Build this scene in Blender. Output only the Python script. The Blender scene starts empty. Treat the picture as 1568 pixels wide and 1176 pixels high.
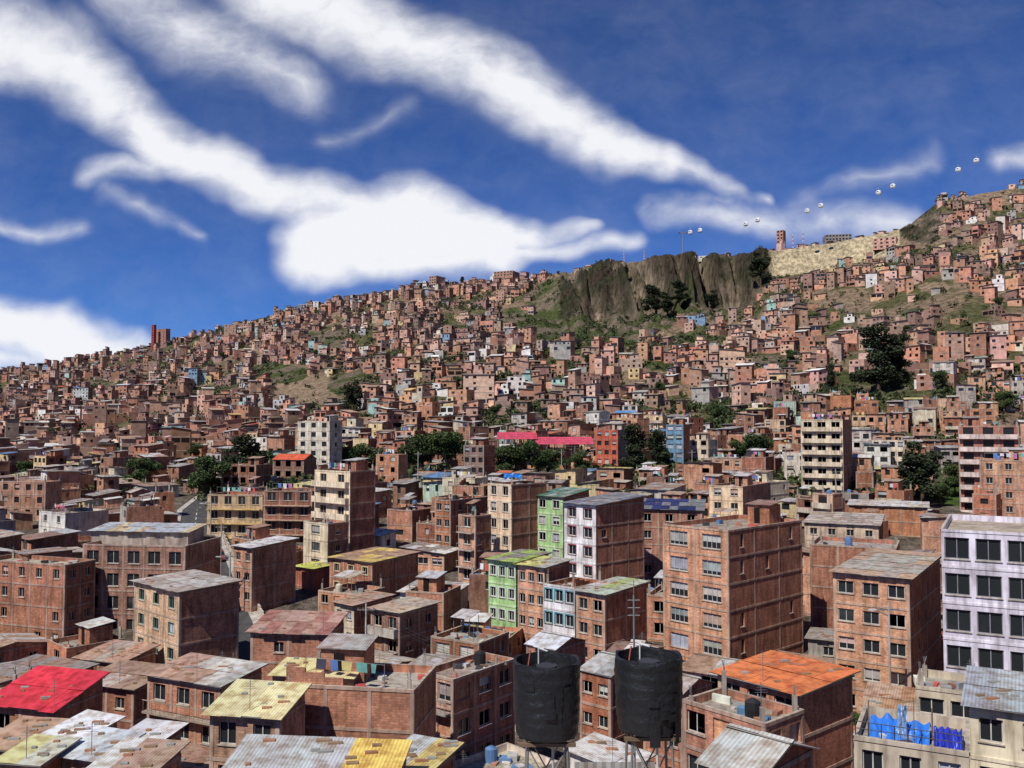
import bpy, math, random
import numpy as np
from mathutils import Vector
random.seed(11); RNG=np.random.RandomState(5)
U=random.uniform
# ---------------------------------------------------------------- camera / survey
F=1358.0; PIT=math.radians(2.6); cp,sp=math.cos(PIT),math.sin(PIT)
def ray(px,py):
    xc=(px-784)/F; yc=(588-py)/F; dy=cp-yc*sp; dz=sp+yc*cp
    return xc/dy, dz/dy
def proj(x,y,z):
    dc=y*cp+z*sp; uc=-y*sp+z*cp
    dc=np.maximum(dc,1.0)
    return 784+F*x/dc, 588-F*uc/dc
sc=bpy.context.scene
cam=bpy.data.cameras.new('camera'); co=bpy.data.objects.new('camera',cam); sc.collection.objects.link(co)
co.rotation_euler=(math.radians(90)+PIT,0,0); cam.lens=36*F/1568; cam.sensor_width=36; cam.clip_end=20000; cam.clip_start=0.5
sc.camera=co
# ---------------------------------------------------------------- noise
def _h(a,b,s):
    v=np.sin(a*127.1+b*311.7+s*74.7)*43758.5453
    return v-np.floor(v)
def vn(x,y,s=0):
    x=np.asarray(x,float); y=np.asarray(y,float)
    xi=np.floor(x); yi=np.floor(y); fx=x-xi; fy=y-yi
    fx=fx*fx*(3-2*fx); fy=fy*fy*(3-2*fy)
    return (_h(xi,yi,s)*(1-fx)+_h(xi+1,yi,s)*fx)*(1-fy)+(_h(xi,yi+1,s)*(1-fx)+_h(xi+1,yi+1,s)*fx)*fy
def fbm(x,y,s=0,o=4):
    r=0;a=.5
    for i in range(o):
        r=r+a*vn(x,y,s+i); x=np.asarray(x)*2.03; y=np.asarray(y)*2.03; a*=.5
    return r
def sstep(a,b,x):
    t=np.clip((x-a)/(b-a),0,1); return t*t*(3-2*t)
# ---------------------------------------------------------------- terrain height
cols={-300:[(770,230),(745,290),(722,380),(695,520),(660,750),(620,1000),(600,1200)],
 0:[(765,230),(738,290),(712,370),(680,500),(640,700),(600,930),(572,1100)],
 250:[(755,230),(730,290),(695,370),(650,480),(605,640),(562,820),(530,1000)],
 450:[(750,230),(722,285),(675,360),(625,460),(575,600),(522,780),(474,950)],
 650:[(745,230),(712,280),(650,350),(590,450),(535,600),(482,740),(439,900)],
 820:[(745,230),(712,280),(650,345),(590,430),(530,550),(478,720),(424,840)],
 870:[(745,230),(712,280),(650,345),(590,430),(532,540),(490,690),(412,800)],
 950:[(745,230),(712,280),(650,345),(590,430),(538,530),(484,690),(394,745)],
 1050:[(745,230),(712,280),(650,340),(588,420),(535,520),(480,675),(394,712)],
 1150:[(742,230),(708,280),(645,340),(580,420),(522,520),(466,668),(392,705)],
 1180:[(742,230),(705,278),(642,339),(577,418),(518,515),(420,675),(386,703)],
 1250:[(740,230),(700,275),(635,335),(570,415),(505,510),(416,672),(378,696)],
 1330:[(740,230),(700,275),(630,330),(560,400),(490,500),(400,655),(360,680)],
 1385:[(736,230),(696,275),(622,326),(548,392),(475,492),(385,620),(350,680)],
 1450:[(730,230),(690,275),(610,320),(530,385),(455,480),(375,590),(308,680)],
 1568:[(725,230),(680,270),(600,320),(520,380),(440,470),(360,570),(288,680)],
 1900:[(720,230),(670,270),(590,320),(500,380),(410,470),(330,570),(210,700)]}
PHI=[];KD=[];KZ=[]
for px in sorted(cols):
    PHI.append(math.atan(ray(px,600)[0]))
    dz=[(0,-32),(60,-31),(100,-29),(130,-26),(170,-21.5)]
    for py,d in cols[px]: dz.append((d,ray(px,py)[1]*d))
    r=dz[-1]; dz.append((r[0]+90,r[1]-1)); dz.append((r[0]+6000,r[1]-5))
    KD.append([a for a,b in dz]); KZ.append([b for a,b in dz])
PHI=np.array(PHI);KD=np.array(KD,float);KZ=np.array(KZ,float)
def ridge_d(x,y,k=11):
    ph=np.clip(np.arctan2(x,y),PHI[0],PHI[-1]); return np.interp(ph,PHI,KD[:,k])
def gully(x,y,pxx,d,kd9,kd11):
    m=sstep(835,880,pxx)*(1-sstep(1172,1190,pxx))*sstep(-30,60,d-kd9)*(1-sstep(0,30,d-kd11-12))
    m=m+0.6*sstep(1385,1400,pxx)*(1-sstep(1440,1470,pxx))*sstep(600,640,d)*(1-sstep(0,40,d-kd11-5))
    rg=1-np.abs(2*fbm(x/22,y/160,3,4)-0.95)*2.2
    rg2=1-np.abs(2*fbm(x/7,y/70,9,4)-0.9)*2.0
    return m*((rg-0.45)*32+(rg2-.4)*16), rg+.8*rg2
def H(x,y,noise=True):
    x=np.atleast_1d(np.asarray(x,float)); y=np.atleast_1d(np.asarray(y,float))
    ph=np.clip(np.arctan2(x,y),PHI[0],PHI[-1]-1e-6); d=np.hypot(x,y)*np.cos(ph)
    i=np.clip(np.searchsorted(PHI,ph)-1,0,len(PHI)-2)
    t=(ph-PHI[i])/(PHI[i+1]-PHI[i]); t=np.clip(t,0,1)[:,None]
    kd=KD[i]*(1-t)+KD[i+1]*t; kz=KZ[i]*(1-t)+KZ[i+1]*t
    pxx=784+F*np.tan(ph)
    d2=d+gully(x,y,pxx,d,kd[:,9]+40,kd[:,11])[0]
    z=np.zeros_like(d)
    for k in range(kd.shape[1]-1):
        a,b=kd[:,k],kd[:,k+1]
        w=(d2>=a)&(d2<b)
        z=np.where(w,kz[:,k]+(kz[:,k+1]-kz[:,k])*(d2-a)/(b-a),z)
    s=sstep(260,420,d)
    z=z+s*((fbm(x/70,y/70,1,3)-.45)*10+(fbm(x/14,y/14,2,3)-.45)*3.0)+(1-s)*(fbm(x/20,y/20,4,2)-.4)*1.0
    return z
def Hs(x,y): return float(H(x,y)[0])
# ---------------------------------------------------------------- open patches on the hill (no houses)
PATCH=[(880,470,70,50,'g'),(840,500,40,30,'g'),(960,492,70,20,'g'),(1080,482,70,12,'g'),(1210,420,45,9,'g'),
 (1412,345,34,30,'c'),(470,600,60,26,'s'),(425,572,45,16,'g'),(545,590,42,22,'g'),(790,490,26,22,'g'),(1180,555,38,16,'g'),(1300,585,40,16,'g'),
 (940,522,40,12,'g'),(1060,522,42,11,'g'),(1450,520,36,12,'g'),(655,618,30,10,'g'),(400,484,20,10,'g'),(500,520,34,16,'g'),(1350,595,40,14,'g'),
 (1510,300,60,10,'s'),(1230,420,40,6,'g'),(150,590,30,7,'g'),(330,600,40,10,'g'),(1550,560,30,12,'g'),(730,560,22,8,'g'),(1470,755,60,18,'G'),(600,560,30,8,'s'),(240,560,26,6,'g'),(1120,600,24,8,'g'),(1430,440,24,8,'s'),(1540,430,24,8,'g'),
 (60,640,26,6,'g'),(240,640,24,7,'g'),(700,500,22,7,'g'),(600,470,22,6,'g'),(860,560,28,8,'g'),(1010,560,26,8,'g'),(1400,480,24,8,'g'),(1290,500,24,8,'g'),(1490,590,28,9,'g'),(560,640,26,8,'g'),(1230,640,24,8,'g'),(380,540,24,7,'s')]
def patch(px,py,x=None,y=None):
    px=np.asarray(px,float);py=np.asarray(py,float)
    out=np.zeros(px.shape,int)
    w=(fbm(px/22,py/22,31,3)-.45)*0.8
    for (a,b,ra,rb,t) in PATCH:
        q=((px-a)/ra)**2+((py-b)/rb)**2+w
        out=np.where(q<1,{'c':1,'g':2,'t':3,'s':4,'G':5}[t],out)
    if x is not None:
        x=np.asarray(x,float);y=np.asarray(y,float); u=784+F*x/np.maximum(y,1); d=y; k10=ridge_d(x,y,10);k11=ridge_d(x,y,11)
        out=np.where((y>0)&(u>858)&(u<1182)&(d>k10-32)&(d<k11+14),1,out)
        out=np.where((y>0)&(u>=1180)&(u<1383)&(d>k10-4)&(d<k11+4),3,out)
    return out
# ---------------------------------------------------------------- materials
MAT={}
def newmat(n):
    m=bpy.data.materials.new(n); m.use_nodes=True; nt=m.node_tree
    b=nt.nodes['Principled BSDF']; MAT[n]=m
    return m,nt,b
def N(nt,t,**k):
    n=nt.nodes.new(t)
    for a,v in k.items(): setattr(n,a,v)
    return n
def mul(nt,a,b,fac=1.0,bt='MULTIPLY'):
    n=N(nt,'ShaderNodeMix',data_type='RGBA',blend_type=bt); n.inputs[0].default_value=fac
    for i,s in ((6,a),(7,b)):
        if isinstance(s,tuple): n.inputs[i].default_value=(*s,1)
        else: nt.links.new(s,n.inputs[i])
    return n.outputs[2]
def noise_ramp(nt,vec,scale,lo,hi,detail=3,p0=.3,p1=.7,rough=.6):
    t=N(nt,'ShaderNodeTexNoise'); t.inputs['Scale'].default_value=scale; t.inputs['Detail'].default_value=detail; t.inputs['Roughness'].default_value=rough
    nt.links.new(vec,t.inputs['Vector'])
    r=N(nt,'ShaderNodeValToRGB'); r.color_ramp.elements[0].position=p0; r.color_ramp.elements[1].position=p1
    r.color_ramp.elements[0].color=(*lo,1); r.color_ramp.elements[1].color=(*hi,1)
    nt.links.new(t.outputs[0],r.inputs[0]); return r.outputs[0],t.outputs[0]
def colattr(nt):
    a=N(nt,'ShaderNodeAttribute',attribute_name='Col'); return a.outputs['Color']
def geo(nt): return N(nt,'ShaderNodeNewGeometry').outputs['Position']
def mk_wall(name,brick):
    m,nt,b=newmat(name); c=colattr(nt); g=geo(nt)
    if brick:
        uv=N(nt,'ShaderNodeUVMap').outputs[0]
        br=N(nt,'ShaderNodeTexBrick'); nt.links.new(uv,br.inputs['Vector'])
        br.inputs['Color1'].default_value=(1.26,1.22,1.18,1); br.inputs['Color2'].default_value=(.78,.74,.72,1); br.inputs['Mortar'].default_value=(.74,.9,1.0,1)
        br.inputs['Scale'].default_value=1; br.inputs['Mortar Size'].default_value=.016; br.inputs['Brick Width'].default_value=.28; br.inputs['Row Height'].default_value=.17
        c=mul(nt,c,br.outputs['Color'])
        bp=N(nt,'ShaderNodeBump'); bp.inputs['Strength'].default_value=.5; bp.inputs['Distance'].default_value=.02; bp.invert=True
        nt.links.new(br.outputs['Fac'],bp.inputs['Height']); nt.links.new(bp.outputs[0],b.inputs['Normal'])
    s,_=noise_ramp(nt,g,.5,(.74,.7,.68),(1.2,1.18,1.16),4,.34,.66)
    c=mul(nt,c,s)
    mp=N(nt,'ShaderNodeMapping'); mp.inputs['Scale'].default_value=(1.3,1.3,.18); nt.links.new(g,mp.inputs[0])
    s2,_=noise_ramp(nt,mp.outputs[0],1.6,(.55,.52,.5),(1.1,1.1,1.1),3,.34,.56)
    c=mul(nt,c,s2,.8)
    nt.links.new(c,b.inputs['Base Color']); b.inputs['Roughness'].default_value=.92
    b.inputs['Specular IOR Level'].default_value=.2
mk_wall('brickwork',True); mk_wall('plaster',False); mk_wall('concrete',False)
def mk_metal():
    m,nt,b=newmat('corrugated_sheet'); c=colattr(nt); g=geo(nt)
    uv=N(nt,'ShaderNodeUVMap').outputs[0]
    w=N(nt,'ShaderNodeTexWave'); w.bands_direction='X'; w.inputs['Scale'].default_value=1.6; nt.links.new(uv,w.inputs['Vector'])
    r=N(nt,'ShaderNodeValToRGB'); r.color_ramp.elements[0].color=(.8,.8,.8,1); r.color_ramp.elements[1].color=(1.08,1.08,1.08,1); nt.links.new(w.outputs[1],r.inputs[0])
    c=mul(nt,c,r.outputs[0])
    s,_=noise_ramp(nt,g,1.3,(.62,.48,.38),(1.1,1.1,1.1),5,.36,.58); c=mul(nt,c,s,.9)
    bp=N(nt,'ShaderNodeBump'); bp.inputs['Strength'].default_value=.5; bp.inputs['Distance'].default_value=.03
    nt.links.new(w.outputs[1],bp.inputs['Height']); nt.links.new(bp.outputs[0],b.inputs['Normal'])
    nt.links.new(c,b.inputs['Base Color']); b.inputs['Roughness'].default_value=.5; b.inputs['Metallic'].default_value=.1
mk_metal()
def simple(n,col=None,rough=.8,spec=.5,noise=None,metal=0):
    m,nt,b=newmat(n)
    c=colattr(nt) if col is None else None
    if c is None:
        rgb=N(nt,'ShaderNodeRGB'); rgb.outputs[0].default_value=(*col,1); c=rgb.outputs[0]
    if noise:
        s,_=noise_ramp(nt,geo(nt),noise,(.65,.65,.65),(1.2,1.2,1.2),3); c=mul(nt,c,s)
    nt.links.new(c,b.inputs['Base Color']); b.inputs['Roughness'].default_value=rough; b.inputs['Specular IOR Level'].default_value=spec; b.inputs['Metallic'].default_value=metal
    return m,nt,b
simple('window_glass',(.02,.024,.028),.12,.6)
simple('painted',None,.55,.4,.9)
simple('dark_opening',(.015,.012,.011),.95,.1)
simple('hill_wall',None,.95,.1,.5)
m,nt,b=simple('tank_plastic',(.014,.015,.017),.5,.5,3.0)
t=N(nt,'ShaderNodeTexNoise'); t.inputs['Scale'].default_value=9; t.inputs['Detail'].default_value=3; nt.links.new(geo(nt),t.inputs['Vector'])
bp=N(nt,'ShaderNodeBump'); bp.inputs['Strength'].default_value=.6; bp.inputs['Distance'].default_value=.05; nt.links.new(t.outputs[0],bp.inputs['Height']); nt.links.new(bp.outputs[0],b.inputs['Normal'])
simple('tarp',None,.4,.5)
simple('steel',(.3,.3,.3),.5,.5,None,.6)
simple('asphalt',(.07,.068,.066),.9,.2,.7)
simple('bark',(.09,.065,.045),.95,.1)
simple('foliage',None,.7,.25)
m,nt,b=newmat('terrain'); c=colattr(nt); g=geo(nt)
mp=N(nt,'ShaderNodeMapping'); mp.inputs['Scale'].default_value=(1,.7,.25); nt.links.new(g,mp.inputs[0])
s,h=noise_ramp(nt,mp.outputs[0],.4,(.36,.35,.33),(1.45,1.42,1.38),6,.36,.64,.75); c=mul(nt,c,s)
bp=N(nt,'ShaderNodeBump'); bp.inputs['Strength'].default_value=1; bp.inputs['Distance'].default_value=3.0; nt.links.new(h,bp.inputs['Height']); nt.links.new(bp.outputs[0],b.inputs['Normal'])
nt.links.new(c,b.inputs['Base Color']); b.inputs['Roughness'].default_value=1; b.inputs['Specular IOR Level'].default_value=.05
# ---------------------------------------------------------------- mesh builder
class MB:
    def __init__(s): s.v=[];s.f=[];s.m=[];s.c=[];s.uv=[]
    def face(s,pts,mat,col=(1,1,1),uv=None):
        n=len(s.v); s.v.extend(pts); k=len(pts); s.f.append(tuple(range(n,n+k))); s.m.append(mat); s.c.append(col)
        if uv is None:
            uv=[(0,0),(1,0),(1,1),(0,1)] if k==4 else [(0,0)]*k
        s.uv.extend(uv)
    def quad(s,o,a,b,mat,col=(1,1,1),u0=0,v0=0,la=None,lb=None):
        la=la if la is not None else math.sqrt(a[0]**2+a[1]**2+a[2]**2); lb=lb if lb is not None else math.sqrt(b[0]**2+b[1]**2+b[2]**2)
        x,y,z=o
        s.face([(x,y,z),(x+a[0],y+a[1],z+a[2]),(x+a[0]+b[0],y+a[1]+b[1],z+a[2]+b[2]),(x+b[0],y+b[1],z+b[2])],mat,col,[(u0,v0),(u0+la,v0),(u0+la,v0+lb),(u0,v0+lb)])
    def box(s,o,a,b,c,mat,col=(1,1,1)):
        o=Vector(o);a=Vector(a);b=Vector(b);c=Vector(c)
        s.quad(o,a,c,mat,col); s.quad(o+a,b,c,mat,col); s.quad(o+a+b,-a,c,mat,col); s.quad(o+b,-b,c,mat,col)
        s.quad(o+c,a,b,mat,col); s.quad(o+b,a,-b,mat,col)
    def cyl(s,c,r0,r1,h,mat,col=(1,1,1),n=12,cap=True):
        x,y,z=c
        for i in range(n):
            a=2*math.pi*i/n;b=2*math.pi*(i+1)/n
            s.face([(x+r0*math.cos(a),y+r0*math.sin(a),z),(x+r0*math.cos(b),y+r0*math.sin(b),z),(x+r1*math.cos(b),y+r1*math.sin(b),z+h),(x+r1*math.cos(a),y+r1*math.sin(a),z+h)],mat,col)
        if cap: s.face([(x+r1*math.cos(2*math.pi*i/n),y+r1*math.sin(2*math.pi*i/n),z+h) for i in range(n)],mat,col)
    def rod(s,p,q,r,mat,col=(1,1,1),n=6,r2=None):
        p=Vector(p);q=Vector(q);d=(q-p).normalized(); a=d.orthogonal().normalized(); b=d.cross(a); r2=r if r2 is None else r2
        for i in range(n):
            t0=2*math.pi*i/n;t1=2*math.pi*(i+1)/n
            e0=a*math.cos(t0)+b*math.sin(t0); e1=a*math.cos(t1)+b*math.sin(t1)
            s.face([tuple(p+e0*r),tuple(p+e1*r),tuple(q+e1*r2),tuple(q+e0*r2)],mat,col)
    def build(s,name,parent=None,smooth=False,coll=None):
        if not s.f: return None
        me=bpy.data.meshes.new(name); me.from_pydata([tuple(p) for p in s.v],[],s.f)
        used=sorted(set(s.m)); 
        for u in used: me.materials.append(MAT[u])
        ix={u:i for i,u in enumerate(used)}
        me.polygons.foreach_set('material_index',[ix[x] for x in s.m])
        uvl=me.uv_layers.new(name='UVMap'); uvl.data.foreach_set('uv',np.array(s.uv,dtype=np.float32).ravel())
        ca=me.color_attributes.new('Col','FLOAT_COLOR','CORNER')
        ks=[len(f) for f in s.f]
        cc=np.repeat(np.array([(a[0],a[1],a[2],1) for a in s.c],dtype=np.float32),ks,axis=0)
        ca.data.foreach_set('color',cc.ravel())
        if smooth: me.polygons.foreach_set('use_smooth',[True]*len(s.f))
        me.update()
        ob=bpy.data.objects.new(name,me); sc.collection.objects.link(ob)
        if parent: ob.parent=parent
        return ob
def empty(name,loc=(0,0,0)):
    e=bpy.data.objects.new(name,None); e.empty_display_size=1; sc.collection.objects.link(e); return e
def quads_np(name,V,C,mat,parent=None):
    n=len(V)//4; me=bpy.data.meshes.new(name); me.vertices.add(n*4); me.vertices.foreach_set('co',V.astype(np.float32).ravel())
    me.loops.add(n*4); me.loops.foreach_set('vertex_index',np.arange(n*4,dtype=np.int32)); me.polygons.add(n)
    me.polygons.foreach_set('loop_start',np.arange(0,n*4,4,dtype=np.int32)); me.polygons.foreach_set('loop_total',np.full(n,4,dtype=np.int32))
    me.materials.append(MAT[mat]); me.update(calc_edges=True)
    ca=me.color_attributes.new('Col','FLOAT_COLOR','CORNER'); cc=np.ones((n*4,4),np.float32); cc[:,:3]=np.repeat(C,4,axis=0); ca.data.foreach_set('color',cc.ravel())
    return me
# ---------------------------------------------------------------- palettes
BR=[(.45,.205,.12),(.38,.16,.095),(.50,.25,.155),(.31,.145,.095),(.46,.215,.13),(.36,.19,.13),(.28,.15,.11)]
PL=[(.62,.55,.42),(.70,.68,.63),(.6,.42,.3),(.45,.42,.38),(.64,.52,.3),(.55,.5,.44),(.38,.5,.42),(.6,.36,.26),(.36,.33,.3)]
CON=(.38,.34,.29)
ROOFC=[(.46,.47,.47),(.38,.36,.34),(.36,.24,.17),(.6,.6,.59),(.3,.27,.25),(.42,.3,.22),(.66,.66,.64),(.32,.2,.15),(.5,.44,.36)]
def jit(c,a=.12):
    k=U(1-a,1+a); return tuple(max(.01,x*k*U(1-a*.3,1+a*.3)) for x in c)
def lerpc(a,b,t): return tuple(x*(1-t)+y*t for x,y in zip(a,b))
# ---------------------------------------------------------------- building generator
def wall(W,G,Pt,D,L,zt,zb,fh,spec,mat,col,trim=True,frames=True,base=None):
    Nx,Ny=D[1],-D[0]; u0=U(0,50)
    def pt(u,z,o=0.0): return (Pt[0]+D[0]*u+Nx*o,Pt[1]+D[1]*u+Ny*o,z)
    def Q(u,z,lu,lz,o,mat,col,mb=W): mb.quad(pt(u,z,o),(D[0]*lu,D[1]*lu,0),(0,0,lz),mat,col,u0+u,z)
    n=spec.get('n',0) if spec else 0
    nf=max(1,int(math.ceil((zt-zb)/fh-.3)))
    cell=L/max(n,1)
    tcol=lerpc(CON,col,.4) if mat=='brickwork' else lerpc(CON,col,.7)
    for k in range(nf):
        z1=zt-k*fh; z0=z1-fh if k<nf-1 else zb
        c=col if random.random()<.65 or mat!='brickwork' else jit(col,.16)
        if spec and spec.get('rows') is not None and k not in spec['rows']: nn=0
        else: nn=n
        if nn==0 or z1-z0<fh*.75: Q(0,z0,L,z1-z0,0,mat,c)
        else:
            w=min(spec.get('w',1.4),cell*.8); hh=spec.get('h',1.3); sill=spec.get('sill',.85)
            z00=z1-fh
            za=z00+sill; zb2=min(za+hh,z1-.3)
            Q(0,z0,L,za-z0,0,mat,c); Q(0,zb2,L,z1-zb2,0,mat,c)
            xs=0.0
            for i in range(nn):
                a=cell*(i+.5)-w/2; b_=a+w
                if spec.get('miss',0)>random.random():
                    continue
                Q(xs,za,a-xs,zb2-za,0,mat,c); xs=b_
                dp=-.2
                W.quad(pt(a,za,0),(Nx*dp,Ny*dp,0),(0,0,zb2-za),mat,c); W.quad(pt(b_,za,dp),(-Nx*dp,-Ny*dp,0),(0,0,zb2-za),mat,c)
                W.quad(pt(a,zb2,0),(D[0]*w,D[1]*w,0),(Nx*dp,Ny*dp,0),mat,c); W.quad(pt(a,za,dp),(D[0]*w,D[1]*w,0),(-Nx*dp,-Ny*dp,0),'concrete',CON)
                g=spec.get('glass','mix'); r=random.random()
                if g=='mix' and r<.07 and mat=='brickwork':
                    Q(a,za,w,zb2-za,dp+.08,'brickwork',jit((.5,.26,.16),.2)); continue
                if g=='curtain' and r<.75 or g=='mix' and r<.3:
                    ch=(zb2-za)*U(.5,1); cc_=jit(random.choice([(.5,.5,.46),(.42,.4,.36),(.35,.38,.42),(.5,.36,.3)]),.25)
                    Q(a,za,w,zb2-za-ch,dp,'window_glass',(1,1,1),G) if ch<zb2-za-.05 else None
                    Q(a,zb2-ch,w,ch,dp,'painted',cc_,G)
                elif g=='open' or (g=='mix' and r<.45): 
                    Q(a,za,w,zb2-za,-.9,'dark_opening',(1,1,1),G)
                else: Q(a,za,w,zb2-za,dp,'window_glass',(1,1,1),G)
                if frames:
                    fc=spec.get('frame',(.5,.48,.44)); t=.07
                    for (uu,zz,lu,lz) in ((a,za,w,t),(a,zb2-t,w,t),(a,za+t,t,zb2-za-2*t),(b_-t,za+t,t,zb2-za-2*t),(a+w*.5-t/2,za+t,t,zb2-za-2*t)):
                        Q(uu,zz,lu,lz,-.13,'painted',fc,G)
                    if w>2: 
                        for q in (.25,.75): Q(a+w*q-t/2,za+t,t,zb2-za-2*t,-.13,'painted',fc,G)
                    if spec.get('surround'):
                        sc_=spec['surround']; tt=.16
                        for (uu,zz,lu,lz) in ((a-tt,za-tt,w+2*tt,tt),(a-tt,zb2,w+2*tt,tt),(a-tt,za,tt,zb2-za),(b_,za,tt,zb2-za)): Q(uu,zz,lu,lz,.02,'painted',sc_,G)
                    W.box(pt(a-.08,za-.09,.0),(D[0]*(w+.16),D[1]*(w+.16),0),(Nx*.09,Ny*.09,0),(0,0,.07),'concrete',CON)
            Q(xs,za,L-xs,zb2-za,0,mat,c)
        if trim:
            tc=(spec.get('trim') if spec else None) or tcol
            z=z1; o=.05; hgt=.22
            Q(0,z-hgt,L,hgt,o,'concrete',tc)
            W.quad(pt(0,z,o),(D[0]*L,D[1]*L,0),(-Nx*o,-Ny*o,0),'concrete',tc); W.quad(pt(0,z-hgt,0),(D[0]*L,D[1]*L,0),(Nx*o,Ny*o,0),'concrete',tc)
    if trim and mat=='brickwork':
        nc=max(1,n if n else int(L/3.6)); 
        if n and L/n<2.4: nc=max(1,n//2)
        for i in range(nc+1):
            u=min(max(L*i/nc-.13,0),L-.26); o=.03
            Q(u,zb,.26,zt-zb,o,'concrete',tcol)
            W.quad(pt(u,zb,0),(Nx*o,Ny*o,0),(0,0,zt-zb),'concrete',tcol); W.quad(pt(u+.26,zb,o),(-Nx*o,-Ny*o,0),(0,0,zt-zb),'concrete',tcol)
    if spec and spec.get('balc'):
        bd,bc,kind=spec['balc']
        for k in range(nf-1 if nf>1 else 1):
            z=zt-(k+1)*fh
            W.box(pt(0.2,z-.1,.06),(D[0]*(L-.4),D[1]*(L-.4),0),(Nx*bd,Ny*bd,0),(0,0,.16),'concrete',bc)
            if kind=='wall': 
                W.box(pt(0.2,z+.06,.06+bd-.12),(D[0]*(L-.4),D[1]*(L-.4),0),(Nx*.12,Ny*.12,0),(0,0,.85),'plaster',bc)
                for uu in (.2,L-.32): W.box(pt(uu,z+.06,.06),(D[0]*.12,D[1]*.12,0),(Nx*(bd-.13),Ny*(bd-.13),0),(0,0,.85),'plaster',bc)
            else:
                W.rod(pt(.2,z+.95,bd),pt(L-.2,z+.95,bd),.04,'painted',bc,4)
                q=.3
                while q<L-.2: W.rod(pt(q,z+.06,bd),pt(q,z+.95,bd),.02,'painted',bc,3); q+=.45
def roof_sheet(R,c4,h4,thick,colors,over=.4,n=None,along=0):
    c=[Vector((p[0],p[1],h)) for p,h in zip(c4,h4)]
    ea=(c[1]-c[0]).normalized(); eb=(c[3]-c[0]).normalized()
    c=[c[0]-ea*over-eb*over,c[1]+ea*over-eb*over,c[2]+ea*over+eb*over,c[3]-ea*over+eb*over]
    L=(c[1]-c[0]).length; M=(c[3]-c[0]).length
    n=n or max(1,int(L/1.3)); rows=max(1,int(M/2.6))
    u0=U(0,9)
    for i in range(n):
        t0=i/n;t1=(i+1)/n
        a=c[0].lerp(c[1],t0);b=c[0].lerp(c[1],t1);d=c[3].lerp(c[2],t0);e=c[3].lerp(c[2],t1)
        for r in range(rows):
            s0=r/rows;s1=(r+1)/rows
            if callable(colors): col=colors(i,n,r)
            else: col=jit(random.choice(colors),.12)
            ex=eb*(U(-.25,.05) if r==0 else 0)
            up=Vector((0,0,.03*r+.012*(i%2)+U(0,.02)))
            p=[a.lerp(d,s0)+up+ex,b.lerp(e,s0)+up+ex,b.lerp(e,s1)+up,a.lerp(d,s1)+up]
            R.face([tuple(x) for x in p],'corrugated_sheet',col,[(u0+L*t0,M*s0),(u0+L*t1,M*s0),(u0+L*t1,M*s1),(u0+L*t0,M*s1)])
    lo=Vector((0,0,-thick))
    R.face([tuple(x+lo) for x in (c[3],c[2],c[1],c[0])],'painted',(.12,.1,.08))
    for i in range(4):
        p,q=c[i],c[(i+1)%4]; R.face([tuple(p+lo),tuple(q+lo),tuple(q),tuple(p)],'painted',(.3,.28,.25))
def water_drum(Dm,x,y,z,r=.5,h=1.2,col=(.02,.02,.022)):
    Dm.cyl((x,y,z),r*.95,r,h*.5,'painted',col,12,False); Dm.cyl((x,y,z+h*.5),r,r*.95,h*.35,'painted',col,12,False); Dm.cyl((x,y,z+h*.85),r*.95,r*.3,h*.15,'painted',col,12)
FOOT=[]; HEROVIS=[]
JUNK=[(.35,.17,.1),(.3,.3,.3),(.5,.48,.45),(.2,.13,.08),(.1,.2,.35),(.42,.2,.13),(.6,.58,.5),(.05,.05,.05),(.5,.1,.08)]
CLOTH=[(.6,.1,.1),(.7,.7,.7),(.1,.2,.5),(.6,.5,.2),(.05,.05,.08),(.5,.2,.4),(.7,.7,.75),(.15,.4,.35)]
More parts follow.
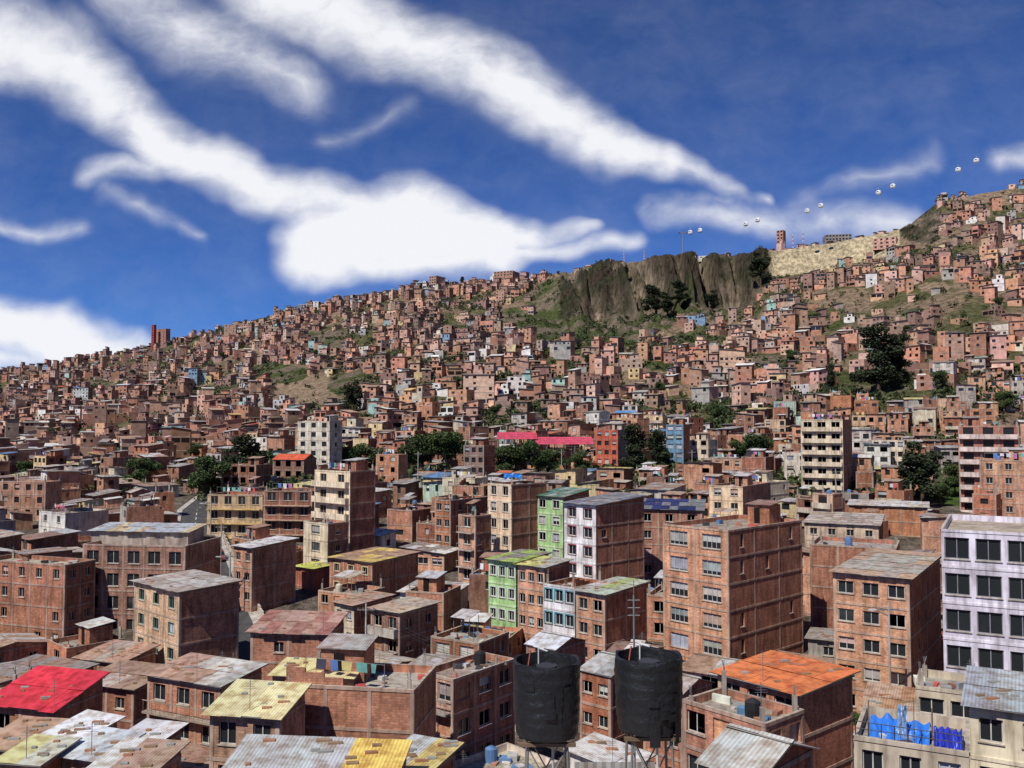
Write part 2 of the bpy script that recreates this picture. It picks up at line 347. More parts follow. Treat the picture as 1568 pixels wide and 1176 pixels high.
def building(name,C,th,w1,w2,zt,zb,fh=2.7,mats=None,s0=None,s1=None,s2=None,s3=None,roof='flat',rc=None,rise=.9,parts=True,frames=True,clutter=True,trim=True,over=.4,rdir='b'):
    c,s=math.cos(th),math.sin(th); A=Vector((-c,s,0)); B=Vector((s,c,0)); C=Vector((C[0],C[1],0))
    pts=[C+A*w1,C,C+B*w2,C+B*w2+A*w1]
    if parts: W,G,R,X=MB(),MB(),MB(),MB()
    else: W=G=R=X=MB()
    mats=mats or [('brickwork',jit(random.choice(BR)))]*4
    sp_=[s0,s1,s2,s3]; dirs=[(-A,w1),(B,w2),(A,w1),(-B,w2)]
    for i in range(4):
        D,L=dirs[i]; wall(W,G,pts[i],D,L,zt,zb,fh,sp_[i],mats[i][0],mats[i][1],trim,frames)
    FOOT.append((C+A*w1/2+B*w2/2,A.copy(),B.copy(),w1/2,w2/2))
    bm=mats[1]
    def junk(zi,nk,sl=None):
        for k in range(nk):
            fa,fb=U(.08,.9),U(.08,.85); p=C+A*w1*fa+B*w2*fb; z=zi if sl is None else sl(fa,fb)
            an=U(0,3.1); sx,sy,sz=U(.25,1.3),U(.15,.8),U(.08,.5); ca_,sa=math.cos(an),math.sin(an)
            X.box((p.x,p.y,z),(ca_*sx,sa*sx,0),(-sa*sy,ca_*sy,0),(0,0,sz),'painted',jit(random.choice(JUNK),.2))
    if roof=='flat':
        t=.16; zi=zt-.55 
        q=[pts[0]-A*t+B*t, pts[1]+A*t+B*t, pts[2]+A*t-B*t, pts[3]-A*t-B*t]
        for i in range(4):
            j=(i+1)%4
            R.face([(pts[i].x,pts[i].y,zt),(pts[j].x,pts[j].y,zt),(q[j].x,q[j].y,zt),(q[i].x,q[i].y,zt)],'concrete',CON)
            R.face([(q[i].x,q[i].y,zi),(q[i].x,q[i].y,zt),(q[j].x,q[j].y,zt),(q[j].x,q[j].y,zi)],bm[0],bm[1])
        R.face([(p.x,p.y,zi) for p in q],'concrete',jit((.34,.30,.26),.2))
        if clutter:
            for i in range(4):
                if random.random()<.75:
                    p=q[i]; hh=U(.2,1.4)
                    d=(C+A*w1/2+B*w2/2-p).normalized()*.3; p=p+d
                    X.box((p.x-.13,p.y-.13,zi),(.26,0,0),(0,.26,0),(0,0,.55+hh),'concrete',CON)
                    for k in range(4): X.rod((p.x+U(-.09,.09),p.y+U(-.09,.09),zi+.5+hh),(p.x+U(-.18,.18),p.y+U(-.18,.18),zi+1.2+hh),.02,'steel',(1,1,1),3)
            if random.random()<.35:
                # unfinished run of wall for the next storey
                e0=random.choice([(pts[0],-A,w1),(pts[1],B,w2),(pts[3]-Vector(),-B,w2)]); f=U(.3,.6); hh=U(.5,1.6)
                inn=Vector((e0[1].y,-e0[1].x,0))*-.18
                o=e0[0]+e0[1]*.2+inn*1.05
                for st_ in range(3):
                    o2=o+e0[1]*(e0[2]*f*st_/3); W.box((o2.x,o2.y,zt-.5),e0[1]*(e0[2]*f/3-.003),inn,(0,0,.5+hh*(1-st_*.28)),bm[0],bm[1])
            if w1>5 and w2>5 and random.random()<.65:
                a,b=U(2.4,3.4),U(2.2,3); hh=U(2,2.5)
                o=C+A*U(.6,w1-a-.6)+B*U(max(.6,w2*.3),max(.7,w2-b-.5))
                o0=o+A*a
                W.box((o0.x,o0.y,zi),-A*a,B*b,(0,0,hh),bm[0],bm[1])
                W.quad((o0.x+(-A*a*.3).x-B.x*.03,o0.y+(-A*a*.3).y-B.y*.03,zi+.1),-A*.8,(0,0,1.9),'dark_opening')
                cc=[o0,o0-A*a,o0-A*a+B*b,o0+B*b]; roof_sheet(R,cc,[zi+hh+.05,zi+hh+.05,zi+hh+.35,zi+hh+.35],.05,[random.choice(ROOFC)],.25)
            if random.random()<.4:
                a=w1*U(.3,.55); b=w2*U(.3,.5); o0=C+A*(w1-.3); o0=o0+B*(w2-b-.3); cc=[o0,o0-A*a,o0-A*a+B*b,o0+B*b]; hh=U(1.9,2.3)
                for p in cc: X.rod((p.x,p.y,zi),(p.x,p.y,zi+hh),.05,'painted',(.2,.14,.1),4)
                roof_sheet(R,cc,[zi+hh,zi+hh,zi+hh+.4,zi+hh+.4],.04,[random.choice(ROOFC),random.choice(ROOFC)],.2)
            if random.random()<.5:
                p=C+A*U(1,w1-1)+B*U(1,w2-1); water_drum(X,p.x,p.y,zi,.5,1.2,random.choice([(.02,.02,.022),(.02,.02,.022),(.1,.2,.4),(.5,.45,.35)]))
            if random.random()<.5:
                a=C+A*U(.8,w1*.3)+B*1.0; b=C+A*(w1-.8)+B*min(2.2,w2-1)
                X.rod((a.x,a.y,zi),(a.x,a.y,zi+1.9),.03,'steel'); X.rod((b.x,b.y,zi),(b.x,b.y,zi+1.9),.03,'steel'); X.rod((a.x,a.y,zi+1.8),(b.x,b.y,zi+1.8),.012,'steel',n=3)
                q_=.1
                while q_<.85:
                    p=a.lerp(b,q_); wd=U(.4,.9)/max(1,(b-a).length); p2=a.lerp(b,q_+wd); dr=U(.5,1.1)
                    X.face([(p.x,p.y,zi+1.78),(p2.x,p2.y,zi+1.78),(p2.x+U(-.05,.1),p2.y,zi+1.78-dr),(p.x+U(-.1,.1),p.y,zi+1.78-dr)],'painted',random.choice(CLOTH))
                    q_+=wd+.05
            junk(zi,random.randint(5,16))
    else:
        if rc is None: rc=[random.choice(ROOFC),random.choice(ROOFC)]
        if roof=='shed':
            hs={'b':[.1,.1,rise,rise],'f':[rise,rise,.1,.1],'l':[rise,.1,.1,rise],'r':[.1,rise,rise,.1]}[rdir]
            for i in range(4):
                j=(i+1)%4; a,b=pts[i],pts[j]
                W.face([(a.x,a.y,zt),(b.x,b.y,zt),(b.x,b.y,zt+hs[j]),(a.x,a.y,zt+hs[i])],mats[i][0],mats[i][1],[(0,0),((b-a).length,0),((b-a).length,hs[j]),(0,hs[i])])
            roof_sheet(R,[pts[0],pts[1],pts[2],pts[3]],[zt+h+.06 for h in hs],.06,rc,over)
            for k in range(random.randint(4,12)):
                fa,fb=U(.05,.95),U(.05,.95); p=C+A*w1*fa+B*w2*fb; hz=(hs[1]*(1-fa)+hs[0]*fa)*(1-fb)+(hs[2]*(1-fa)+hs[3]*fa)*fb
                X.box((p.x,p.y,zt+hz+.04),(U(.2,.8),.05,0),(-.05,.25,0),(0,0,.16),'painted',random.choice([(.35,.17,.1),(.3,.3,.28),(.25,.17,.1)]))
        else:
            m0=(pts[0]+pts[3])/2; m1=(pts[1]+pts[2])/2
            roof_sheet(R,[pts[0],pts[1],m1,m0],[zt+.06,zt+.06,zt+rise,zt+rise],.05,rc,over*.5)
            roof_sheet(R,[pts[2],pts[3],m0,m1],[zt+.06,zt+.06,zt+rise+.01,zt+rise+.01],.05,rc,over*.5)
            W.face([(pts[1].x,pts[1].y,zt),(pts[2].x,pts[2].y,zt),(m1.x,m1.y,zt+rise-.05)],mats[1][0],mats[1][1],[(0,0),(w2,0),(w2/2,rise)])
            W.face([(pts[3].x,pts[3].y,zt),(pts[0].x,pts[0].y,zt),(m0.x,m0.y,zt+rise-.05)],mats[3][0],mats[3][1],[(0,0),(w2,0),(w2/2,rise)])
    if random.random()<.35:
        p=C+A*U(.3,w1*.5)+B*.3; X.rod((p.x,p.y,zt-.2),(p.x,p.y,zt+2.2),.025,'steel',n=4)
        for k in range(4): X.rod((p.x-.4+.08*k,p.y,zt+1.6+.15*k),(p.x+.4-.08*k,p.y,zt+1.6+.15*k),.012,'steel',n=3)
    if parts:
        e=empty(name); W.build('walls',e); G.build('windows',e); R.build('roof',e); X.build('rooftop_fittings',e)
    else: W.build(name)
WS=dict
def hb(name,L,Cx,Rx,py,d,thd,bot,w2=None,zb=None,**k):
    th=math.radians(thd); c,s=math.cos(th),math.sin(th)
    u,v=ray(Cx,py); cx,cy=u*d,d; zt=v*d
    kl=ray(L,py)[0]; w1=(cx-kl*cy)/(c+kl*s)
    if w2 is None:
        kr=ray(Rx,py)[0]; w2=(kr*cy-cx)/max(.15,(s-kr*c)); w2=min(max(w2,3),16)
    if zb is None: zb=min(Hs(cx,cy),Hs(cx-c*w1,cy+s*w1))-1.0
    HEROVIS.append((L-4,(Rx or Cx)+4,bot,d))
    fr=k.pop('frames',d<185)
    building(name,(cx,cy),th,w1,w2,zt,zb,frames=fr,**k)
    return cx,cy,zt,w1,w2
bl=lambda i=None:('brickwork',BR[i] if i is not None else jit(random.choice(BR)))
pl=lambda c:('plaster',c)
WIN=WS(n=3,w=1.5,h=1.3); SM=WS(n=2,w=.8,h=1.1,miss=.5)
WHITE=(.68,.67,.64); CREAM=(.62,.54,.4); GREEN=(.36,.58,.26)
YEL=(.66,.6,.3); LB=('brickwork',(.58,.32,.21))
# ---- right foreground
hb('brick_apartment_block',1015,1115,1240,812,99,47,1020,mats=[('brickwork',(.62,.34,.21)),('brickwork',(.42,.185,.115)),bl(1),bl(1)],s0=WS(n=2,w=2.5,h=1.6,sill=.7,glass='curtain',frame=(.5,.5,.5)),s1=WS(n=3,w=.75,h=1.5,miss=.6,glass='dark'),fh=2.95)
hb('brick_apartment_block',1240,1372,1378,840,113,26,960,w2=9,mats=[('brickwork',(.36,.17,.115))]*4,s0=WS(n=3,w=1.0,h=1.1,miss=.85))
hb('white_office_block',1441,1640,1710,820,70,29,1060,w2=14,fh=2.95,mats=[pl((.64,.62,.72))]*4,s0=WS(n=4,w=2.1,h=1.75,sill=.55,glass='dark',frame=(.25,.25,.28),trim=(.66,.64,.72)),clutter=False)
hb('brick_house',1276,1392,1440,888,84,35,1045,mats=[('brickwork',(.58,.32,.2)),bl(1),bl(1),bl(1)],s0=WS(n=3,w=1.5,h=1.2,frame=(.5,.5,.45)),s1=SM,roof='shed',rc=[(.45,.42,.36),(.5,.36,.25)],rise=.3)
hb('orange_roofed_house',1100,1222,1305,1064,58,50,1176,mats=[('brickwork',(.48,.22,.13)),('brickwork',(.44,.19,.12)),bl(0),bl(0)],s0=WS(n=3,w=1.5,h=1.5,sill=.8,glass='dark'),s1=WS(n=0),roof='shed',rc=[(.72,.22,.07)],rise=.3,over=.45,rdir='b')
hb('brick_house',1046,1172,1230,1108,52,50,1176,w2=4.0,mats=[('brickwork',(.45,.22,.15))]*4,s0=WS(n=3,w=1.4,h=1.3),s1=WS(n=2,w=1.2,h=1.2))
hb('brick_house',1326,1396,1403,1098,66,28,1150,w2=4.5,mats=[pl((.3,.26,.2)),bl(1),bl(1),bl(1)],s0=WS(n=1,w=1,h=1),roof='shed',rc=[(.4,.24,.14),(.5,.36,.26)],rise=.7)
hb('plastered_house',1402,1500,1530,1062,62,28,1112,w2=5,mats=[pl((.52,.46,.36))]*4,s0=WS(n=2,w=2,h=1.1,glass='dark'))
hb('plastered_house',1484,1620,1640,1100,49,30,1176,w2=6,mats=[pl((.64,.58,.44))]*4,s0=WS(n=2,w=1.2,h=1.3),roof='shed',rc=[(.42,.46,.5),(.36,.4,.44)],rise=.6)
tx=hb('terrace_house',1308,1484,1510,1152,44,27,1176,w2=5.4,mats=[pl((.5,.44,.35))]*4,s0=WS(n=3,w=1,h=1.2),clutter=False)
hb('metal_roofed_house',1078,1165,1245,1190,35,45,1176,roof='gable',rc=[(.5,.5,.5),(.42,.42,.42)],rise=.8)
# ---- centre middle distance
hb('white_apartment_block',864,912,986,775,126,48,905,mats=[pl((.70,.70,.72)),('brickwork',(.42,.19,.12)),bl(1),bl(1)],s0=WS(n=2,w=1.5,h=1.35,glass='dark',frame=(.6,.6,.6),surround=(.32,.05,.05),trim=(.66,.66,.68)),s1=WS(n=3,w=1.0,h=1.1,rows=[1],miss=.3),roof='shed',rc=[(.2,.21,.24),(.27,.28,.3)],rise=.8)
hb('brick_apartment_block',975,1075,1080,782,140,14,905,w2=7,s0=WS(n=3,w=1.2,h=1.2,miss=.3),roof='shed',rc=[(.02,.03,.12),(.03,.04,.15),(.2,.21,.22)],rise=1.0)
hb('green_apartment_block',820,862,902,762,146,40,850,mats=[pl(GREEN),bl(1),bl(1),bl(1)],s0=WS(n=2,w=1.4,h=1.3,frame=(.7,.7,.65),surround=(.6,.65,.55),trim=(.5,.6,.4)),roof='shed',rc=[(.1,.25,.18),(.3,.32,.3)])
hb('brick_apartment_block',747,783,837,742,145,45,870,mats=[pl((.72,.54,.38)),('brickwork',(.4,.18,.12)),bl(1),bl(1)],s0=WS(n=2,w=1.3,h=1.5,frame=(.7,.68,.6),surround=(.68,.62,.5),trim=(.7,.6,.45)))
hb('brick_apartment_block',702,728,752,790,139,42,866,mats=[LB,bl(1),bl(1),bl(1)],s0=WS(n=1,w=1.6,h=1.6,frame=(.7,.7,.7),balc=(.7,(.4,.35,.3),'rail')),s1=SM)
hb('brick_apartment_block',666,690,748,766,152,38,850,s0=WS(n=2,w=1.2,h=1.2),s1=SM)
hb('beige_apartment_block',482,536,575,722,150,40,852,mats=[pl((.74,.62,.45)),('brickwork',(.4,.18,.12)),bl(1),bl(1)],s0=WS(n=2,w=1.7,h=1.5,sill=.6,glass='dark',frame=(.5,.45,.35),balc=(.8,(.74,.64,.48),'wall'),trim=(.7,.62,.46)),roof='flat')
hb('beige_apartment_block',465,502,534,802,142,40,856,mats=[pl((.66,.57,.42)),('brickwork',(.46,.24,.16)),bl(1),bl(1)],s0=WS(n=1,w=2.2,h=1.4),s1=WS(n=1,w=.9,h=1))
hb('balcony_apartment_block',404,478,482,752,166,8,835,w2=8,s0=WS(n=3,w=1.6,h=1.6,glass='dark',balc=(.9,(.45,.32,.24),'rail')))
hb('yellow_apartment_block',318,402,404,758,168,8,835,w2=8,mats=[pl((.5,.38,.24)),bl(1),bl(1),bl(1)],s0=WS(n=4,w=1.4,h=1.6,glass='dark',balc=(.9,(.6,.44,.2),'rail')))
hb('green_apartment_block',748,790,800,862,112,38,962,w2=7,mats=[pl(GREEN)]*4,s0=WS(n=3,w=.9,h=1.2,glass='dark',frame=(.7,.7,.7),surround=(.62,.66,.58),trim=(.45,.6,.35)),roof='shed',rc=[(.36,.5,.12),(.3,.3,.28)],rise=.4)
hb('brick_apartment_block',793,834,872,870,109,40,965,mats=[LB,bl(0),bl(1),bl(1)],s0=WS(n=3,w=.9,h=1.1,frame=(.5,.5,.5)),roof='shed',rc=[(.6,.6,.2),(.4,.4,.35)],rise=.4)
hb('white_apartment_block',832,880,893,900,103,40,975,w2=6,mats=[pl((.70,.70,.73)),bl(1),bl(1),bl(1)],s0=WS(n=3,w=1.1,h=1.3,glass='dark',frame=(.6,.6,.6),surround=(.12,.3,.35)),)
hb('brick_apartment_block',882,926,990,912,99,42,1003,s0=WS(n=2,w=1.2,h=1.2),mats=[('brickwork',(.52,.28,.18)),('brickwork',(.36,.16,.1)),bl(1),bl(1)],roof='shed',rc=[(.4,.5,.2),(.5,.5,.48),(.45,.52,.4)],rise=.4)
hb('metal_roofed_house',806,850,896,995,90,40,1040,mats=[('brickwork',(.4,.2,.14))]*4,s0=WS(n=2,w=1,h=1),roof='gable',rc=[(.58,.62,.66)],rise=.8)
hb('metal_roofed_house',888,935,1000,1036,78,42,1080,roof='gable',rc=[(.45,.46,.47),(.35,.36,.37)],rise=.9,s0=WS(n=2,w=1,h=1))
hb('metal_roofed_house',985,1045,1090,1062,74,44,1110,roof='gable',rc=[(.3,.27,.24),(.4,.36,.32)],rise=.8,s0=WS(n=2,w=1,h=1))
hb('brick_house',640,694,788,1040,70,38,1176,mats=[('brickwork',(.56,.36,.27)),('brickwork',(.42,.2,.13)),bl(1),bl(1)],s0=WS(n=2,w=1.4,h=1.4,balc=(.6,(.3,.27,.25),'rail')),s1=WS(n=3,w=1.4,h=1.2))
hb('brick_house',432,634,648,1056,60,9,1176,mats=[('brickwork',(.42,.2,.13))]*4,w2=6,s0=WS(n=3,w=1.2,h=1.1,miss=.9,rows=[1,2]),clutter=True)
u,v=ray(500,1056)
hb('yellow_roofed_room',418,540,550,1040,62.6,9,1060,w2=2.6,zb=v*60-1.0,mats=[('brickwork',(.42,.2,.13))]*4,s0=WS(n=0),roof='shed',rc=[(.62,.56,.27),(.66,.6,.34)],rise=.45,over=.25)
hb('yellow_roofed_house',322,428,440,1100,56,12,1176,w2=3.6,mats=[('brickwork',(.46,.27,.19))]*4,s0=WS(n=2,w=1.2,h=1.4,glass='dark'),roof='shed',rc=[(.68,.63,.36),(.64,.6,.34)],rise=.9,over=.35)
hb('metal_roofed_house',345,600,620,1196,44,6,1176,w2=3.0,roof='shed',rc=lambda i,n,r:((.74,.55,.14) if i in(n-1,n-2) else jit((.44,.46,.46),.08)),rise=.7,over=.3)
hb('metal_roofed_house',592,655,690,1182,48,25,1176,w2=3,roof='shed',rc=[(.4,.36,.3),(.6,.5,.2),(.45,.5,.5)],rise=.4)
hb('brick_house',226,338,400,1052,70,25,1176,mats=[('brickwork',(.46,.22,.14)),bl(0),bl(1),bl(1)],s0=WS(n=3,w=1.3,h=1.3,glass='dark',balc=(.7,(.3,.25,.2),'rail')),roof='shed',rc=[(.6,.59,.55),(.46,.3,.22),(.46,.44,.42)],rise=.5)
hb('brick_house',122,205,224,1056,80,20,1100,w2=5,s0=WS(n=2,w=1,h=1),roof='shed',rc=[(.46,.4,.34),(.36,.24,.17)],rise=.6)
hb('red_roofed_house',-20,84,108,1088,68,16,1125,w2=5,s0=WS(n=2,w=1.2,h=1.2),roof='shed',rc=[(.66,.04,.06)],rise=1.3)
hb('metal_roofed_house',64,112,128,1140,60,24,1176,w2=3.6,roof='shed',rc=[(.66,.68,.72),(.7,.72,.74)],rise=.6)
hb('metal_roofed_house',96,150,168,1166,55,20,1176,w2=3.2,roof='shed',rc=[(.55,.62,.68),(.62,.66,.7)],rise=.5)
hb('metal_roofed_house',-30,30,44,1150,60,10,1176,w2=4,roof='shed',rc=[(.45,.3,.2),(.6,.6,.58)],rise=.6)
hb('metal_roofed_house',0,60,70,1172,54,10,1176,w2=3,roof='shed',rc=[(.62,.6,.28),(.6,.6,.5)],rise=.4)
hb('metal_roofed_house',170,224,240,1150,60,16,1176,w2=3.6,roof='shed',rc=[(.6,.62,.62),(.42,.3,.22)],rise=.5)
hb('metal_roofed_house',140,226,240,1188,50,10,1176,w2=3.4,roof='shed',rc=[(.6,.62,.62),(.42,.3,.22),(.6,.6,.2)],rise=.5)
hb('metal_roofed_house',118,184,216,1016,92,20,1045,w2=5,roof='shed',rc=[(.46,.3,.22),(.42,.36,.3)],rise=.6,s0=WS(n=2,w=1,h=1))
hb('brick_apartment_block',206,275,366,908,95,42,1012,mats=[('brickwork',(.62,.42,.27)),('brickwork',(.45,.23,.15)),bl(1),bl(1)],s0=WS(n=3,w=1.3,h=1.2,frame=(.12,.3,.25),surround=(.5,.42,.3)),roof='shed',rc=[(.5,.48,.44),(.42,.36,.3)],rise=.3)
hb('brick_apartment_block',127,284,296,836,118,8,985,w2=10,mats=[('brickwork',(.36,.19,.14))]*4,s0=WS(n=5,w=1.7,h=1.7,sill=.5,glass='dark'),fh=3.0,clutter=False)
u,v=ray(200,836)
hb('rooftop_pavilion',140,288,298,816,122,8,836,w2=4.5,zb=v*118-.7,mats=[pl((.35,.3,.26))]*4,s0=WS(n=4,w=2.6,h=1.3,sill=.3,glass='open'),roof='shed',rc=[(.42,.46,.5),(.5,.53,.56),(.56,.46,.3)],rise=.6)
hb('brick_apartment_block',-30,100,146,865,114,20,990,mats=[('brickwork',(.42,.19,.125)),('brickwork',(.35,.16,.105)),bl(1),bl(1)],s0=WS(n=5,w=1.0,h=1.2,miss=.3),s1=WS(n=2,w=.9,h=1.1,miss=.4))
hb('white_house',60,100,166,786,165,35,835,mats=[pl(WHITE),pl((.55,.5,.45)),bl(1),bl(1)],s0=WS(n=2,w=1.2,h=1.2))
hb('brick_house',358,386,453,840,125,35,915,s0=WS(n=2,w=1,h=1.1),s1=WS(n=0),mats=[('brickwork',(.5,.27,.19)),('brickwork',(.42,.21,.14)),bl(1),bl(1)],roof='shed',rc=[(.66,.67,.68)],rise=.5)
hb('brick_house',505,570,640,862,130,35,905,s0=WS(n=3,w=1,h=1.1,surround=(.6,.5,.3)),roof='shed',rc=[(.66,.5,.16),(.45,.3,.2),(.45,.3,.2)],rise=.3)
hb('yellow_roofed_house',453,480,509,872,136,40,905,roof='shed',rc=[(.6,.66,.15)],rise=.3,mats=[pl((.4,.15,.1))]*4)
hb('brick_house',568,612,670,940,104,38,1006,s0=WS(n=2,w=1.3,h=1.3,balc=(.7,(.45,.42,.38),'wall')),s1=WS(n=2,w=1,h=1.1),roof='shed',rc=[(.4,.34,.28),(.5,.4,.3)],rise=.3)
hb('brick_house',512,542,600,928,114,36,985,mats=[pl((.6,.52,.4)),bl(0),bl(1),bl(1)],s0=WS(n=2,w=.9,h=1.1),s1=WS(n=2,w=.9,h=1.1),roof='shed',rc=[(.42,.3,.22)],rise=.3)
hb('red_roofed_house',384,500,509,972,86,8,1036,w2=5,mats=[('brickwork',(.4,.19,.125))]*4,s0=WS(n=4,w=1,h=1,miss=.6),roof='shed',rc=[(.36,.17,.13),(.42,.27,.22)],rise=.9)
hb('brick_house',1086,1137,1202,745,172,35,792,mats=[pl((.7,.54,.38)),('brickwork',(.42,.22,.15)),bl(1),bl(1)],s0=WS(n=2,w=1.5,h=1.3))
hb('concrete_frame_building',1226,1290,1334,642,205,28,748,mats=[pl((.64,.55,.4)),('brickwork',(.45,.24,.16)),bl(1),bl(1)],s0=WS(n=3,w=1.9,h=1.7,sill=.4,glass='open',balc=(.7,(.66,.57,.43),'wall')),frames=True)
hb('balcony_apartment_block',1467,1560,1600,652,186,30,702,w2=9,mats=[('brickwork',(.44,.2,.15))]*4,s0=WS(n=3,w=2,h=1.5,glass='dark',balc=(.8,(.64,.54,.5),'wall')))
hb('brick_apartment_block',1500,1620,1640,706,166,30,790,w2=9,mats=[('brickwork',(.52,.28,.19))]*4,s0=WS(n=4,w=1.2,h=1.2))
hb('brick_house',1232,1345,1400,806,150,25,850,s0=WS(n=4,w=1.2,h=1.1),mats=[pl((.55,.43,.32)),bl(0),bl(1),bl(1)],roof='shed',rc=[(.42,.36,.3),(.55,.5,.45)],rise=.4)
hb('metal_roofed_house',1300,1420,1430,778,170,25,800,w2=6,roof='shed',rc=[(.6,.6,.6),(.55,.5,.45)],rise=.6)
hb('white_apartment_block',456,505,524,645,255,30,690,mats=[pl((.6,.57,.48))]*4,s0=WS(n=3,w=1.8,h=1.4,glass='dark'),s1=WS(n=1,w=1,h=1.2))
hb('red_apartment_block',912,946,962,658,258,30,702,mats=[pl((.5,.12,.07)),pl((.5,.4,.35)),bl(1),bl(1)],s0=WS(n=3,w=1.3,h=1.3,glass='curtain',frame=(.2,.35,.5)))
hb('blue_apartment_block',1020,1046,1056,650,262,30,700,mats=[pl((.14,.28,.42)),bl(0),bl(1),bl(1)],s0=WS(n=2,w=1.8,h=1.4,glass='curtain'))
hb('brick_apartment_block',710,741,758,682,236,30,735,mats=[('brickwork',(.28,.2,.17)),bl(3),bl(1),bl(1)],s0=WS(n=3,w=1.3,h=1.3))
hb('brick_house',576,610,624,696,226,30,738,s0=WS(n=2,w=1.3,h=1.3)); hb('brick_house',0,70,95,738,190,15,800,s0=WS(n=4,w=1.3,h=1.3),mats=[('brickwork',(.44,.24,.17))]*4)
hb('brick_house',1135,1172,1185,700,215,30,735,mats=[('brickwork',(.34,.16,.11))]*4,s0=WS(n=0))
hb('brick_house',340,392,402,712,222,12,750,w2=8,s0=WS(n=4,w=1.4,h=1.4,glass='open')); hb('red_roofed_house',418,465,474,704,238,12,735,w2=8,s0=WS(n=3,w=1.5,h=1.5,glass='open'),roof='gable',rc=[(.66,.13,.05)],rise=1.4)
building('flat_roofed_house',(4.6,11.0),math.radians(4),9.5,9.6,-8.2,-33,s0=WIN,s1=SM,clutter=False)
# ---------------------------------------------------------------- street
st=[(372,104),(352,120),(334,135),(318,150),(304,165),(298,180),(300,200),(330,222)]
SP=[]
for a,d in st:
    u,_=ray(a,870); SP.append(Vector((u*d,d,0)))
HEROVIS.append((300,352,902,160))
def street():
    M=MB(); hw=3.0
    pts=[]
    for i in range(len(SP)-1):
        for k in range(6): pts.append(SP[i].lerp(SP[i+1],k/6))
    pts.append(SP[-1])
    L=[]
    for i,p in enumerate(pts):
        t=(pts[min(i+1,len(pts)-1)]-pts[max(i-1,0)]).normalized(); n=Vector((t.y,-t.x,0)); z=Hs(p.x,p.y)+.45
        L.append((p,n,z))
    for i in range(len(L)-1):
        (p,n,z),(q,m_,w)=L[i],L[i+1]
        def strip(a,b,h,mat,col,za=None):
            M.face([(p+n*a).to_tuple()[:2]+(z+h,),(p+n*b).to_tuple()[:2]+(z+h,),(q+m_*b).to_tuple()[:2]+(w+h,),(q+m_*a).to_tuple()[:2]+(w+h,)],mat,col)
        strip(-hw,hw,0,'asphalt',(1,1,1))
        for sgn in (-1,1):
            a,b=(hw,hw+1.2) if sgn>0 else (-hw-1.2,-hw)
            strip(a,b,.13,'concrete',(.4,.38,.35))
            e=sgn*hw
            M.face([(p+n*e).to_tuple()[:2]+(z,),(q+m_*e).to_tuple()[:2]+(w,),(q+m_*e).to_tuple()[:2]+(w+.13,),(p+n*e).to_tuple()[:2]+(z+.13,)],'concrete',(.5,.48,.44))
            e=sgn*(hw+1.2)
            M.face([(p+n*e).to_tuple()[:2]+(z-2,),(q+m_*e).to_tuple()[:2]+(w-2,),(q+m_*e).to_tuple()[:2]+(w+.13,),(p+n*e).to_tuple()[:2]+(z+.13,)],'concrete',(.4,.38,.35))
        if i%2==0: strip(-.07,.07,.004,'painted',(.75,.75,.7))
    M.build('street')
    W=MB()
    for i in range(4,26):
        (p,n,z),(q,m_,w)=L[i],L[i+1]; a=p+n*(hw+1.25); b=q+m_*(hw+1.25)
        W.box((a.x,a.y,z-2),b-a,-n*-.25,(0,0,3.2),'concrete',(.5,.46,.38))
    W.build('retaining_wall')
street()
def near_street(x,y,r):
    for i in range(len(SP)-1):
        a,b=SP[i],SP[i+1]; p=Vector((x,y,0)); t=max(0,min(1,(p-a).dot(b-a)/(b-a).length_squared))
        if (p-(a+(b-a)*t)).length<r: return True
    return False
def hits(x,y,r):
    for c,A,B,a,b in FOOT:
        dx,dy=x-c.x,y-c.y
        if abs(dx)+abs(dy)>60: continue
        p=abs(dx*A.x+dy*A.y)-a; q=abs(dx*B.x+dy*B.y)-b
        if max(p,q)<r: return True
    return False
# ---------------------------------------------------------------- trees
def crown_mesh(name,blobs,n,size,base,seed):
    rs=np.random.RandomState(seed); V=[];C=[]
    w=np.array([b[3]*b[4]*b[5] for b in blobs])**.7; w/=w.sum()
    for bi,b in enumerate(blobs):
        k=int(n*w[bi])
        p=rs.normal(size=(k,3)); p/=np.linalg.norm(p,axis=1)[:,None]; p*=(rs.rand(k,1)**.35)
        cl=.75+.5*rs.rand()
        keep=(np.sin(p[:,0]*5+bi)*np.sin(p[:,1]*6+bi*2)*np.sin(p[:,2]*5+bi*.7))>-.35
        p=p[keep]; k=len(p)
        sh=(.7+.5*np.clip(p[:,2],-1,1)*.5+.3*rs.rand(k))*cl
        p=p*np.array(b[3:6])+np.array(b[:3])
        a=rs.normal(size=(k,3)); a/=np.linalg.norm(a,axis=1)[:,None]; c_=rs.normal(size=(k,3)); bb=np.cross(a,c_); bb/=np.linalg.norm(bb,axis=1)[:,None]
        s=size*(.6+.8*rs.rand(k,1)); a=a*s;bb=bb*s*.6
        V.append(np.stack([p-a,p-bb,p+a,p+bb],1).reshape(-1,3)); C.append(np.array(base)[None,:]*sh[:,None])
    return quads_np(name,np.concatenate(V),np.concatenate(C),'foliage')
def trunk_mesh(h,blobs,r):
    M=MB(); M.rod((0,0,-1),(0,0,h*.5),r,'bark',n=7,r2=r*.65); M.rod((0,0,h*.5),(.1*h*.2,0,h*.85),r*.65,'bark',n=6,r2=r*.2)
    for b in blobs[:7]: M.rod((0,0,max(.2,b[2]*.55)),(b[0]*.9,b[1]*.9,b[2]),r*.35,'bark',n=5,r2=r*.1)
    o=M.build('trunk'); me=o.data; bpy.data.objects.remove(o); return me
